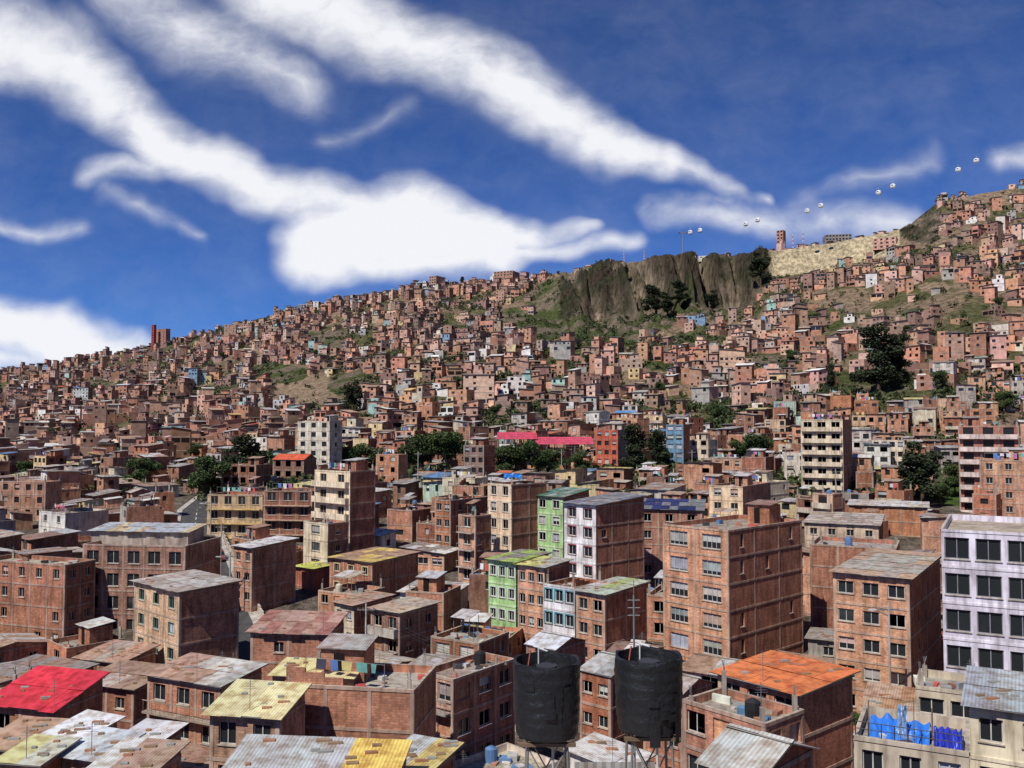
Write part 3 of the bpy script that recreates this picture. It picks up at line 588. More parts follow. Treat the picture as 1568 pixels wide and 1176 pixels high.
def variants():
    out={}
    for kind in ('broad','tall','pine'):
        for v in range(3):
            rs=random.Random(v*7+len(kind)); bl_=[]
            if kind=='broad':
                for k in range(11): a=rs.uniform(0,6.28); r=rs.uniform(0,2.6); bl_.append((r*math.cos(a),r*math.sin(a),rs.uniform(3.2,7.6)-r*.3,rs.uniform(1.1,1.9),rs.uniform(1.1,1.9),rs.uniform(.8,1.4)))
                base=(.05,.08,.024);h=8;n=5200;sz=.2
            elif kind=='tall':
                for k in range(17): a=rs.uniform(0,6.28); z=rs.uniform(2.0,9.6); r=rs.uniform(.2,2.4)*(1-.05*z); bl_.append((r*math.cos(a),r*math.sin(a),z,rs.uniform(.6,1.2),rs.uniform(.6,1.2),rs.uniform(.7,1.4)))
                base=(.036,.05,.022);h=10;n=6000;sz=.19
            else:
                for k in range(12):
                    z=1.6+k*.7; r=(1-k/13)*1.9+.25; bl_.append((rs.uniform(-.3,.3),rs.uniform(-.3,.3),z,r,r,.55))
                base=(.03,.055,.025);h=10;n=5200;sz=.2
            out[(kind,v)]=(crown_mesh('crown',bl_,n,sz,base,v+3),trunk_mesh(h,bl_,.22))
    return out
TV=variants(); TREES=[]
def tree(name,kind,px,py,d,hpx,v=None,wide=1.0):
    u,_=ray(px,py); x=u*d; y=d; z=Hs(x,y)
    h=hpx/F*d; ref=8.6 if kind=='broad' else 10.6
    v=random.randrange(3) if v is None else v
    e=empty(name); e.location=(x,y,z-.2); s=h/ref; e.scale=(s*wide,s*wide,s); e.rotation_euler=(0,0,U(0,6.28))
    for nm,me in zip(('crown','trunk'),TV[(kind,v)]):
        o=bpy.data.objects.new(nm,me); sc.collection.objects.link(o); o.parent=e
    TREES.append((x,y,h*.33*wide)); HEROVIS.append((px-hpx*.5,px+hpx*.5,py+10,d))
T=tree
T('eucalyptus_tree','tall',375,722,240,84,wide=1.6); T('eucalyptus_tree','tall',352,722,243,62,wide=1.5); T('broadleaf_tree','broad',318,742,222,70,wide=1.15); T('broadleaf_tree','broad',408,722,245,60,wide=1.1)
for a,h in ((478,52),(508,54),(540,60),(570,50)): T('broadleaf_tree','broad',a,708,266,h,wide=1.2)
for a,h in ((634,58),(660,72),(690,70),(648,50)): T('broadleaf_tree','broad',a,712,260,h,wide=1.2)
for a,h in ((768,54),(798,72),(824,54)): T('broadleaf_tree','broad',a,714,252,h,wide=1.15)
T('eucalyptus_tree','tall',970,704,256,82,wide=1.4); T('eucalyptus_tree','tall',1003,704,256,72,wide=1.4); T('broadleaf_tree','broad',1165,688,272,62,wide=1.1); T('broadleaf_tree','broad',1135,688,275,50)
T('eucalyptus_tree','tall',1345,592,348,112,0,wide=1.5); T('eucalyptus_tree','tall',1372,590,352,84,1,wide=1.4); T('eucalyptus_tree','tall',1272,592,350,62)
T('eucalyptus_tree','tall',1412,730,198,102,wide=1.5); T('broadleaf_tree','broad',1462,735,205,56); T('broadleaf_tree','broad',1440,750,195,42); T('eucalyptus_tree','tall',1395,730,200,70,wide=1.4)
T('eucalyptus_tree','tall',540,620,420,54,wide=1.5); T('broadleaf_tree','broad',1268,830,150,32); T('broadleaf_tree','broad',1332,1005,84,54,wide=1.2); T('broadleaf_tree','broad',1300,1000,86,44)
T('broadleaf_tree','broad',215,728,245,54,wide=1.2); T('broadleaf_tree','broad',1285,670,270,38); T('broadleaf_tree','broad',40,720,290,36,wide=1.2); T('broadleaf_tree','broad',850,706,258,44,wide=1.1); T('broadleaf_tree','broad',886,712,256,40,wide=1.1)
T('eucalyptus_tree','tall',1165,450,655,56,wide=1.5); T('eucalyptus_tree','tall',1005,480,650,50,wide=2.0); T('eucalyptus_tree','tall',958,400,738,20,wide=1.5); T('eucalyptus_tree','tall',1090,480,650,34,wide=1.8); T('eucalyptus_tree','tall',1040,480,655,38,wide=1.8); T('eucalyptus_tree','tall',1022,482,645,36,wide=1.8)
T('broadleaf_tree','broad',205,560,800,14); T('eucalyptus_tree','tall',708,440,860,18,wide=1.2); T('broadleaf_tree','broad',930,600,400,24)
for a,b,dd,h in ((300,700,330,30),(130,690,400,26),(600,610,420,26),(760,640,360,28),(900,560,480,22),(1100,640,345,32),(1210,560,430,26),(1440,600,330,36),(1530,470,430,24),(1250,500,520,20),(480,560,650,18),(340,560,750,14),(1540,640,300,38),(420,650,400,28),(700,600,440,24),(820,600,420,26),(1010,600,400,26),(60,650,520,18),(560,560,560,20),(1390,520,420,26)): T('broadleaf_tree','broad',a,b,dd,h)
# ---------------------------------------------------------------- market canopies with pink roofs
def canopy(L,R,py,d,wid,col):
    M=MB(); zt=ray(L,py)[1]*d; x0=ray(L,py)[0]*d; x1=ray(R,py)[0]*d
    p=[Vector((x0,d,0)),Vector((x1,d+2,0)),Vector((x1,d+wid+2,0)),Vector((x0,d+wid,0))]
    roof_sheet(M,p,[zt,zt,zt+1.9,zt+1.9],.08,[col],.3)
    n=6
    for i in range(n+1):
        for a,b,h in ((p[0],p[1],0),(p[3],p[2],1.8)):
            q=a.lerp(b,i/n); z=Hs(q.x,q.y); M.box((q.x-.12,q.y-.12,z-.5),(.24,0,0),(0,.24,0),(0,0,zt+h-z+.4),'steel')
    M.build('market_canopy'); HEROVIS.append((L,R,py+4,d)); FOOT.append(((p[0]+p[2])/2,Vector((-1,0,0)),Vector((0,1,0)),abs(x1-x0)/2,wid/2))
canopy(762,822,672,278,9,(.68,.08,.14)); canopy(822,910,680,274,10,(.7,.09,.15))
# ---------------------------------------------------------------- infill houses between the surveyed ones
cnt=0
y=58.0
while y<345:
    step=U(9.2,11.2); x=-.66*y-10
    while x<.66*y+10:
        sx=U(8.5,11.5); xx=x+U(-1,1); yy=y+U(-1.5,1.5); x+=sx
        w1=U(5,8.4); w2=U(5,8.4); th=math.radians(30+28*(float(vn(xx/60,yy/60,21))*2-1)+U(-6,6))
        if hits(xx,yy,max(w1,w2)*.48) or near_street(xx,yy,7.8): 
            w1=U(3.4,4.6);w2=U(3.4,4.6)
            if hits(xx,yy,2.1) or near_street(xx,yy,6.4): continue
        if any((xx-a)**2+(yy-b)**2<(r+2.5)**2 for a,b,r in TREES): continue
        zg=Hs(xx,yy); px,py=proj(xx,yy,zg)
        if int(patch(np.array([px]),np.array([py]))[0]) and yy>180: continue
        st_=random.choice([1,1,2,2,3]) if yy>180 else random.choice([1,2,2,3,3]) if yy>110 else random.choice([1,2,2,3])
        hw=F*.5*(w1+w2)/2/yy
        ok=False; slack=16 if yy<200 else 4
        while st_>0:
            zt=zg+st_*2.7+U(-.2,.5)
            tpy=float(proj(xx,yy-3,zt+ .6)[1])
            if all(not(px+hw>a and px-hw<b and d>yy-2 and tpy<bt-slack) for a,b,bt,d in HEROVIS): ok=True;break
            st_-=1
        if not ok: continue
        c,s=math.cos(th),math.sin(th); A=Vector((-c,s,0));B=Vector((s,c,0)); C=Vector((xx,yy,0))-A*w1/2-B*w2/2
        r=random.random(); base=bl()
        if r<.14: m=[pl(jit(random.choice(PL)))]*4
        elif r<.40: m=[pl(jit(random.choice(PL))),base,base,base]
        else: m=[('brickwork',jit(random.choice([(.57,.32,.21),(.52,.27,.17),base[1],base[1]]))),base,base,base]
        nw=max(1,int(w1/U(2.0,3.6)))
        rf=random.choices(['flat','shed','gable'],[.45,.43,.12])[0]
        rr=random.random(); rc=None
        if rr<.04: rc=[(.55,.15,.07)]
        elif rr<.08: rc=[(.6,.56,.25)]
        elif rr<.10: rc=[(.12,.25,.45)]
        elif rr<.11: rc=[(.15,.35,.3)]
        bal=dict(balc=(.7,jit((.5,.44,.36)),random.choice(['rail','wall']))) if random.random()<.18 and st_>1 else {}
        building('brick_house' if m[0][0]=='brickwork' else 'plastered_house',(C.x,C.y),th,w1,w2,zt,zg-1.5,mats=m,s0=WS(n=nw,w=U(.8,1.9),h=U(1.0,1.6),sill=U(.6,1.0),miss=U(0,.4),**bal),
                 s1=WS(n=max(1,int(w2/3)),w=U(.8,1.2),h=1.1,miss=U(.3,.95)),roof=rf,rc=rc,rise=U(.3,.9),parts=False,frames=yy<150,rdir=random.choice('bbflr'),trim=random.random()<.6)
        cnt+=1
    y+=step
# ---------------------------------------------------------------- hillside houses (one mass)
HM=MB()
cand=[]
d=338.0
while d<1260:
    u=-.70
    while u<.72:
        sp_=U(7.0,10)*(1+max(0,d-600)/3000); uu=u+U(-.3,.3)*8/d; u+=sp_/d
        dd=d+U(-3.4,3.4); x=uu*dd
        cand.append((x,dd))
    d+=U(7.6,9.4)*(1+max(0,d-500)/2200)
ca=np.array(cand); zz=H(ca[:,0],ca[:,1]); z2=H(ca[:,0],ca[:,1]-4); z3=H(ca[:,0],ca[:,1]+4)
rd=ridge_d(ca[:,0],ca[:,1]); PX,PY=proj(ca[:,0],ca[:,1],zz); pt_=patch(PX,PY,ca[:,0],ca[:,1])
dens=fbm(ca[:,0]/40,ca[:,1]/40,51,3)
HB=[(.56,.29,.19),(.46,.23,.15),(.64,.38,.27),(.36,.19,.13),(.66,.43,.33),(.29,.18,.14),(.52,.30,.22),(.57,.30,.19),(.40,.27,.21),(.33,.2,.15)]
HO=[(.68,.62,.52),(.7,.68,.64),(.55,.46,.38),(.32,.5,.45),(.22,.36,.52),(.62,.48,.25),(.58,.28,.18),(.45,.45,.45),(.74,.74,.72),(.4,.38,.35),(.36,.33,.3)]
for i in range(len(ca)):
    x,yv=ca[i]; z=zz[i]
    if yv>rd[i]+24: continue
    if pt_[i]: continue
    if dens[i]<.38 and random.random()<.72: continue
    if random.random()<.09: continue
    if abs(z3[i]-z2[i])>10: continue
    if any((x-a)**2+(yv-b)**2<(r+1)**2 for a,b,r in TREES if b>330): continue
    w1=U(3.6,7.6); w2=U(4,7.2); th=math.radians(38+40*(float(vn(x/60,yv/60,61))*2-1)+U(-14,14))
    if random.random()<.06: w1*=1.9
    st_=random.choices([1,2,3,4,5],[.42,.39,.13,.05,.01])[0]; 
    if yv>rd[i]-30: st_=random.choices([1,2,3],[.55,.38,.07])[0]
    zt=z+st_*2.5+U(-.7,.3); zb=min(z2[i],z)-2.5
    c,s=math.cos(th),math.sin(th); A=(-c,s);B=(s,c); Cx=x-A[0]*w1/2-B[0]*w2/2; Cy=yv-A[1]*w1/2-B[1]*w2/2
    r=random.random()
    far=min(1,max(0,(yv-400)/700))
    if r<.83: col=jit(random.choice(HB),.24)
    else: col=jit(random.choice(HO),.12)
    hz=(.46,.36,.34); col=tuple(a*(1-.18*far)+b*.18*far for a,b in zip(col,hz))  # aerial haze mixed into the wall colour, stronger with distance
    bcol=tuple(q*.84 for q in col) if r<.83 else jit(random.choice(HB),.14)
    tiers=[(0,0,w1,w2,zb,zt)]
    if random.random()<.4 and st_<4:
        a=w1*U(.4,.75); b=w2*U(.5,.8); oa=U(0,w1-a); tiers.append((oa,w2-b,a,b,zt,zt+2.4))
    for ti,(oa,ob,a,b,zb_,zt_) in enumerate(tiers):
        P=(Cx+A[0]*oa+B[0]*ob,Cy+A[1]*oa+B[1]*ob)
        p=[(P[0]+A[0]*a,P[1]+A[1]*a),P,(P[0]+B[0]*b,P[1]+B[1]*b),(P[0]+A[0]*a+B[0]*b,P[1]+A[1]*a+B[1]*b)]
        for k in range(4):
            q0,q1=p[k],p[(k+1)%4]; L=(a,b,a,b)[k]; D=((q1[0]-q0[0])/L,(q1[1]-q0[1])/L); nx,ny=D[1],-D[0]
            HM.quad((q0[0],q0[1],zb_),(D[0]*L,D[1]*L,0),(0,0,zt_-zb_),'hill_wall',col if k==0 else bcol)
            if nx*x+ny*yv>0.2*yv: continue
            nfl=max(1,int(round((zt_-(z-1 if ti==0 else zb_))/2.6)))
            nw=max(1,int(L/U(2.0,3.6)))
            for fl in range(nfl):
                za=zt_-(fl+1)*2.6+.9
                if random.random()<(.5 if k!=0 else .12): continue
                full=random.random()<.10
                for w in range(nw):
                    if random.random()<.3: continue
                    ww=U(.7,1.5); hh=U(.8,1.4)
                    if full: ww=L/nw*.85; hh=1.7
                    a0=L*(w+.5)/nw-ww/2+U(-.2,.2); a0=max(.1,min(a0,L-ww-.1)); o=.04
                    HM.quad((q0[0]+D[0]*a0+nx*o,q0[1]+D[1]*a0+ny*o,za-(.5 if full else 0)),(D[0]*ww,D[1]*ww,0),(0,0,hh),'window_glass' if random.random()<.4 else 'dark_opening')
                if yv<560 and fl>0 and random.random()<.6:
                    zc=za-.9+2.6-.3; o=.06
                    HM.quad((q0[0]+nx*o,q0[1]+ny*o,zc),(D[0]*L,D[1]*L,0),(0,0,.25),'hill_wall',(.42,.35,.29))
        if random.random()<.62:
            rs=random.random(); rcol=jit(random.choice(ROOFC),.15) if rs<.9 else random.choice([(.5,.1,.05),(.1,.25,.5),(.1,.35,.35),(.6,.4,.15),(.55,.25,.12)])
            o=.5; ri=U(.2,1.4); sgn=random.choice([0,1,2,3])
            cc=[(p[0][0]+(A[0]-B[0])*o,p[0][1]+(A[1]-B[1])*o),(p[1][0]+(-A[0]-B[0])*o,p[1][1]+(-A[1]-B[1])*o),(p[2][0]+(-A[0]+B[0])*o,p[2][1]+(-A[1]+B[1])*o),(p[3][0]+(A[0]+B[0])*o,p[3][1]+(A[1]+B[1])*o)]
            h=[[ri,ri,.1,.1],[.1,.1,ri,ri],[.1,ri,ri,.1],[ri,.1,.1,ri]][sgn]
            top=[(q[0],q[1],zt_+hh_) for q,hh_ in zip(cc,h)]
            HM.face(top,'hill_wall',rcol)
            HM.face([(q[0],q[1],q[2]-.12) for q in top[::-1]],'hill_wall',(.1,.08,.07))
            for k in range(4): 
                e0,e1=top[k],top[(k+1)%4]; HM.face([(e0[0],e0[1],e0[2]-.12),(e1[0],e1[1],e1[2]-.12),e1,e0],'hill_wall',(.3,.28,.26))
                f0,f1=p[k],p[(k+1)%4]; HM.face([(f0[0],f0[1],zt_),(f1[0],f1[1],zt_),(f1[0],f1[1],zt_+h[(k+1)%4]-.05),(f0[0],f0[1],zt_+h[k]-.05)],'hill_wall',bcol)
        else:
            HM.face([(q[0],q[1],zt_) for q in p],'hill_wall',(.36,.31,.27))
            if random.random()<.4:
                for q in p: HM.box((q[0]-.13,q[1]-.13,zt_),(.26,0,0),(0,.26,0),(0,0,U(.4,1.2)),'hill_wall',(.36,.33,.3))
HM.build('distant_hillside_houses')
def lm(name,L,C_,R,py,d,th,col,n,fhh=2.7,h=None):
    u,v=ray(C_,py); z=Hs(u*d,d); 
    hb(name,L,C_,R,py,d,th,py+20,w2=None,mats=[('plaster',col),('plaster',tuple(x*.85 for x in col)),('plaster',col),('plaster',col)],s0=WS(n=n,w=1.6,h=1.3,glass='dark'),frames=False,clutter=False,zb=z-3)
lm('brick_tower_block',1189,1199,1203,352,712,35,(.46,.26,.18),2)
lm('brick_tower_block',236,254,261,503,985,35,(.36,.19,.15),3)
lm('red_tower_block',232,236,239,497,984,30,(.4,.05,.04),1)
lm('hillside_apartment_block',1336,1372,1384,362,640,30,(.6,.36,.28),4)
lm('hillside_apartment_block',657,668,682,422,880,35,(.45,.27,.2),3)
lm('hillside_apartment_block',756,785,800,414,850,25,(.4,.24,.18),6)
lm('long_ridge_building',1264,1304,1308,358,712,10,(.3,.27,.25),8)
# ---------------------------------------------------------------- terrain mesh
phi=np.concatenate([np.radians(np.linspace(-180,-42,40)[:-1]),np.radians(np.linspace(-42,42,700)),np.radians(np.linspace(42,180,40)[1:-1])])
rr=np.concatenate([np.linspace(4,320,90),np.linspace(324,640,110),np.linspace(642,860,180),np.linspace(864,1500,90),np.array([1700,2200,3000,5000,7500])])
PP,RR=np.meshgrid(phi,rr,indexing='ij'); X=(RR*np.sin(PP)).ravel();Y=(RR*np.cos(PP)).ravel(); Z=H(X,Y)
na,nr=len(phi),len(rr)
me=bpy.data.meshes.new('terrain'); me.vertices.add(na*nr+1); co_=np.zeros((na*nr+1,3),np.float32); co_[:-1,0]=X;co_[:-1,1]=Y;co_[:-1,2]=Z; co_[-1]=(0,0,-32); me.vertices.foreach_set('co',co_.ravel())
ii,jj=np.meshgrid(np.arange(na),np.arange(nr-1),indexing='ij'); i2=(ii+1)%na
fq=np.stack([ii*nr+jj,ii*nr+jj+1,i2*nr+jj+1,i2*nr+jj],-1).reshape(-1,4)
fq=fq[:,::-1]
nq=len(fq); ftri=np.stack([np.full(na,na*nr),((np.arange(na)+1)%na)*nr,np.arange(na)*nr],-1)
lp=np.concatenate([fq.ravel(),ftri.ravel()]).astype(np.int32)
me.loops.add(len(lp)); me.loops.foreach_set('vertex_index',lp); me.polygons.add(nq+na)
me.polygons.foreach_set('loop_start',np.concatenate([np.arange(nq)*4,nq*4+np.arange(na)*3]).astype(np.int32)); me.polygons.foreach_set('loop_total',np.concatenate([np.full(nq,4),np.full(na,3)]).astype(np.int32))
me.polygons.foreach_set('use_smooth',np.ones(nq+na,bool)); me.update(calc_edges=True)
PX,PY=proj(X,Y,Z); pc=patch(PX,PY,X,Y); pc[(Y<150)]=0
D=np.hypot(X,Y); vg=fbm(X/30,Y/30,77,4)
col=np.zeros((na*nr+1,4),np.float32); col[:,3]=1
soil=np.array([.27,.20,.14]); grass=np.array([.075,.095,.035]); rock=np.array([.19,.155,.115]); tan=np.array([.52,.44,.29]); dirt=np.array([.2,.17,.14])
t=sstep(.40,.56,vg)[:,None]
cc=soil*(1-t*.8)+grass*t*.8
cc=np.where((D<300)[:,None],dirt,cc)
gm=sstep(.36,.6,fbm(X/16,Y/16,12,4))[:,None]
g2=grass*gm+rock*(1-gm)
zr=fbm(X/11,Z/7,5,4)[:,None]
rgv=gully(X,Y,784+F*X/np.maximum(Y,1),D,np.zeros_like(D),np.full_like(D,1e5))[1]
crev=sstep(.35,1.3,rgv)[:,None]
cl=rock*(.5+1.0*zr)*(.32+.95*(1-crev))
cm=sstep(.5,.6,fbm(X/13,Z/9+Y/40,15,4))[:,None]; cl=cl*(1-cm*.7)+np.array([.035,.042,.022])*cm*.7
low=(sstep(-32,10,Y-ridge_d(X,Y,10)))[:,None]
cl=cl*low+g2*(1-low)
pcc=pc[:,None]
cc=np.where(pcc==1,cl,cc); cc=np.where(pcc==2,g2,cc); cc=np.where(pcc==3,tan*(.7+.6*zr),cc); cc=np.where(pcc==4,soil*1.15,cc); cc=np.where(pcc==5,np.array([.08,.13,.035]),cc)
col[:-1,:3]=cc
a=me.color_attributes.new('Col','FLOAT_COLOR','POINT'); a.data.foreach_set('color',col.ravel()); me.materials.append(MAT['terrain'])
o=bpy.data.objects.new('terrain',me); sc.collection.objects.link(o)
# ---------------------------------------------------------------- shrubs on the open slopes (one mass)
rs=RNG; n=70000; u=rs.uniform(-.66,.68,n); d=rs.uniform(200,1000,n)**1.0; x=u*d
z=H(x,d); px,py=proj(x,d,z); pp=patch(px,py,x,d); rdd=ridge_d(x,d); nb=fbm(x/14,d/14,91,3); nc=fbm(x/45,d/45,92,3)
prob=np.where((pp==2)|(pp==5),.5,np.where(pp==1,.26,np.where(pp==4,.1,np.where(pp==3,0,.08+.5*(nc>.52)))))
k=(rs.rand(n)<prob)&(d<rdd-4)&((nb>.45)|(pp==0)); x,yy,z=x[k],d[k],z[k]; pk=pp[k]
m_=len(x); per=20
r=rs.uniform(.5,1.6,m_)*np.where(pk==0,1.35,1.3); ce=np.stack([x,yy,z+r*.5+np.where(pk==0,.9,0)],1)
g=rs.normal(size=(m_,per,3)); g/=np.linalg.norm(g,axis=2)[:,:,None]; g*=rs.rand(m_,per,1)**.4
p=ce[:,None,:]+g*r[:,None,None]*np.array([1,1,.9])
a=rs.normal(size=(m_,per,3)); a/=np.linalg.norm(a,axis=2)[:,:,None]; c_=rs.normal(size=(m_,per,3)); b=np.cross(a,c_); b/=np.linalg.norm(b,axis=2)[:,:,None]
s=(rs.uniform(.22,.5,(m_,per,1)))*r[:,None,None]; a*=s;b*=s*.7
V=np.stack([p-a,p-b,p+a,p+b],2).reshape(-1,3)
tone=rs.uniform(.5,1.3,(m_,1,1))*np.array([.055,.075,.025])*(.75+.5*rs.rand(m_,per,1)); C=tone.reshape(-1,3)
me=quads_np('hillside_shrubs',V,C,'foliage'); o=bpy.data.objects.new('hillside_shrubs',me); sc.collection.objects.link(o)
# ---------------------------------------------------------------- water tanks
def tank(px,py,d,R,hh):
    u,v=ray(px,py); x,y,zt=u*d,d,v*d; e=empty('water_tank'); n=56
    prof=[]
    ks=36
    for i in range(ks+1):
        t=i/ks; r=R*(.90+.10*min(1,t*2.2)**.7); r+=.005*math.sin(t*hh/.2*2*math.pi)
        prof.append((r,zt-hh*(1-t)))
    M=MB(); sd_=U(0,30)
    def rad(r,a,z): 
        return r+.045*(float(fbm(math.cos(a)*2.2+sd_,math.sin(a)*2.2+z*2.6,3,3))-.45)
    gr=[[None]*n for _ in range(ks+1)]
    for i in range(ks+1):
        for j in range(n):
            a0=2*math.pi*j/n; r_=rad(prof[i][0],a0,prof[i][1]); gr[i][j]=(x+r_*math.cos(a0),y+r_*math.sin(a0),prof[i][1]+(.03*math.sin(a0*5) if i==ks else 0))
    for i in range(ks):
        for j in range(n): M.face([gr[i][j],gr[i][(j+1)%n],gr[i+1][(j+1)%n],gr[i+1][j]],'tank_plastic')
    for j in range(n):
        a0=2*math.pi*j/n;a1=2*math.pi*(j+1)/n; f=lambda r,a,z:(x+r*math.cos(a),y+r*math.sin(a),z)
        M.face([gr[ks][j],gr[ks][(j+1)%n],f(R-.05,a1,zt),f(R-.05,a0,zt)],'tank_plastic')
        M.face([f(R-.05,a0,zt),f(R-.05,a1,zt),f(R-.07,a1,zt-.3),f(R-.07,a0,zt-.3)],'tank_plastic')
        M.face([f(R-.07,a0,zt-.3),f(R-.07,a1,zt-.3),f(.2,a1,zt-.2),f(.2,a0,zt-.2)],'painted',(.03,.032,.035))
        M.face([f(prof[0][0],a1,prof[0][1]),f(prof[0][0],a0,prof[0][1]),f(.02,a0,prof[0][1]-.05),f(.02,a1,prof[0][1]-.05)],'tank_plastic')
    M.cyl((x,y,zt-.2),.2,.2,.1,'painted',(.04,.04,.045),16)
    M.build('drum',e,smooth=True)
    B=MB()
    for k in range(6):
        a0=U(-2.6,-.5); wz=U(.1,.5); z0=zt-U(.15,hh-.3)
        for q in range(5):
            b0=a0+q*.06; b1=b0+.06; r_=R+.022
            B.face([(x+r_*math.cos(b0),y+r_*math.sin(b0),z0-wz),(x+r_*math.cos(b1),y+r_*math.sin(b1),z0-wz),(x+r_*math.cos(b1),y+r_*math.sin(b1),z0),(x+r_*math.cos(b0),y+r_*math.sin(b0),z0)],'tank_plastic')
    B.build('wrap_patches',e)
    S=MB(); zb=zt-hh-.05; zr=-8.75; w=.36
    for sx in (-1,1):
        for sy in (-1,1): S.rod((x+sx*w,y+sy*w,zb),(x+sx*w*1.3,y+sy*w*1.3,zr),.025,'painted',(.2,.19,.18))
        S.rod((x+sx*w,y-w,zb-.1),(x-sx*w*1.15,y-w*1.15,zr+1.4),.015,'painted',(.25,.24,.22)); S.rod((x+sx*w,y+w,zb-.1),(x-sx*w*1.15,y+w*1.15,zr+1.4),.015,'painted',(.25,.24,.22))
    for q in (-.4,0,.4): S.box((x-.52,y+q-.04,zb-.06),(1.04,0,0),(0,.08,0),(0,0,.06),'painted',(.16,.11,.07))
    S.rod((x+.1,y-.3,zb),(x+.12,y-.35,zr),.025,'painted',(.5,.5,.48))
    S.rod((x-.15,y+.1,zt-.2),(x-.15,y+.1,zt+.2),.015,'painted',(.6,.6,.6)); S.rod((x-.15,y+.1,zt+.19),(x+.02,y-.05,zt+.17),.015,'painted',(.6,.6,.6)); S.rod((x-.35,y+.2,zt-.2),(x-.3,y+.2,zt+.12),.015,'painted',(.4,.1,.08))
    S.build('stand',e)
    return x,y,zt
tank(837,1010,17,.63,1.36); x,y,zt=tank(993,1003,17,.635,1.34)
M=MB(); M.rod((x-.15,y+.9,-8.75),(x-.15,y+.9,zt+.95),.02,'steel'); M.rod((x-.15,y+.9,zt+.9),(x-.15,y+.9,zt+1.25),.008,'steel')
for k in range(3): M.rod((x-.15-.12,y+.9,zt+.55+.15*k),(x-.15+.12,y+.9,zt+.55+.15*k),.01,'steel')
M.build('antenna_mast')
M=MB()
for i in range(18):
    a=1.4+i*.1; M.face([(a,20.2+.03*(i%2),-8.75),(a+.1,20.2+.03*((i+1)%2),-8.75),(a+.1,20.2+.03*((i+1)%2),-7.55),(a,20.2+.03*(i%2),-7.55)],'corrugated_sheet',(.5,.5,.48))
M.build('corrugated_fence')
# ---------------------------------------------------------------- blue tarps slung over the terrace
def tarp(name,o,a,b,col,amp=.15,n=30,sag=0,fold=0):
    M=MB(); o=Vector(o);a=Vector(a);b=Vector(b); seed=U(0,50)
    up=a.cross(b).normalized()
    def P(i,j):
        u,v=i/n,j/n
        return o+a*u+b*v+up*(amp*(float(fbm(u*5+seed,v*5,5,3))-.45)*2.2+fold*.12*math.sin(u*26+3*v+seed)+sag*(1-abs(2*v-1)))
    g=[[P(i,j) for j in range(n+1)] for i in range(n+1)]
    for i in range(n):
        for j in range(n):
            M.face([tuple(g[i][j]),tuple(g[i+1][j]),tuple(g[i+1][j+1]),tuple(g[i][j+1])],'tarp',col)
    M.build(name)
cx,cy,zt,w1,w2=tx
A=Vector((-math.cos(math.radians(27)),math.sin(math.radians(27)),0)); B=Vector((math.sin(math.radians(27)),math.cos(math.radians(27)),0)); Cc=Vector((cx,cy,zt))
tarp('blue_tarp',Cc+A*4.7+B*1.2+Vector((0,0,-.45)),-A*2.9,B*3.0,(.03,.17,.6),.25,30,.75,1)
tarp('blue_tarp',Cc+A*1.6+B*.5+Vector((0,0,-.5)),-A*1.3,B*2.6+Vector((0,0,.5)),(.03,.05,.42),.3,24,.5,1)
tarp('hanging_sheet',Cc+A*3.3+B*1.6+Vector((0,0,-.5)),-A*.45,Vector((0,0,1.9)),(.45,.6,.8),.2,14,0,1)
M=MB()
for k in range(9): p=Cc+A*(w1*k/8*.94+.25)+B*.12; M.rod((p.x,p.y,zt-.1),(p.x,p.y,zt+.7),.03,'painted',(.05,.05,.05))
a=Cc+A*.25+B*.12;b=Cc+A*(w1*.94+.25)+B*.12
for h in (.35,.7): M.rod((a.x,a.y,zt+h),(b.x,b.y,zt+h),.025,'painted',(.05,.05,.05))
for q in (1.7,4.8): p=Cc+A*q+B*2.7; M.rod((p.x,p.y,zt-.55),(p.x,p.y,zt+1.1),.04,'painted',(.2,.14,.1))
for k in range(10):
    p=Cc+A*U(.5,w1-.6)+B*U(.6,w2-.8); M.box((p.x,p.y,zt-.55),(U(.2,.8),.1,0),(-.1,U(.2,.6),0),(0,0,U(.1,.5)),'painted',random.choice(JUNK))
M.build('terrace_railing')
u,v=ray(786,733); p=Vector((u*147,147.5,v*147)); tarp('blue_tarp',p+Vector((-1.6,0,.1)),(3.0,.6,-.1),(0,1.4,.7),(.02,.2,.6),.5,14)
# ---------------------------------------------------------------- cable car
gp=[(1495,246,640),(1467,260,645),(1367,285,655),(1345,295,660),(1257,315,668),(1236,323,672),(1160,337,682),(1142,343,685),(1072,353,700),(1057,356,702)]
def gondola(px,py,d):
    u,v=ray(px,py); x,y,z=u*d,d,v*d; M=MB(); nu,nv=14,10
    def P(i,j):
        a=2*math.pi*i/nu; b=-math.pi/2+math.pi*j/nv
        e=lambda t:math.copysign(abs(t)**.6,t)
        return (x+1.7*e(math.cos(b))*e(math.cos(a)),y+1.7*e(math.cos(b))*e(math.sin(a)),z+1.7*e(math.sin(b)))
    for i in range(nu):
        for j in range(nv):
            gl=i%7 in(1,2) and j==5
            M.face([P(i,j),P(i+1,j),P(i+1,j+1),P(i,j+1)],'window_glass' if gl else 'painted',(.85,.85,.85))
    M.rod((x,y,z+1.6),(x+.4,y,z+2.4),.05,'painted',(.6,.6,.6)); M.rod((x+.4,y,z+2.4),(x,y,z+3.4),.05,'painted',(.6,.6,.6)); M.box((x-.3,y-.12,z+3.3),(.6,0,0),(0,.24,0),(0,0,.2),'painted',(.6,.6,.6))
    M.build('cable_car_gondola'); return Vector((x,y,z+3.5))
gs=[gondola(*g) for g in gp]
M=MB()
for st_i in (0,1):
    q=gs[st_i::2]
    for a,b in zip(q[:-1],q[1:]): M.rod(a,b,.03,'steel',n=4)
    M.rod(q[0],q[0]+(q[0]-q[1])*1.5,.03,'steel',n=4)
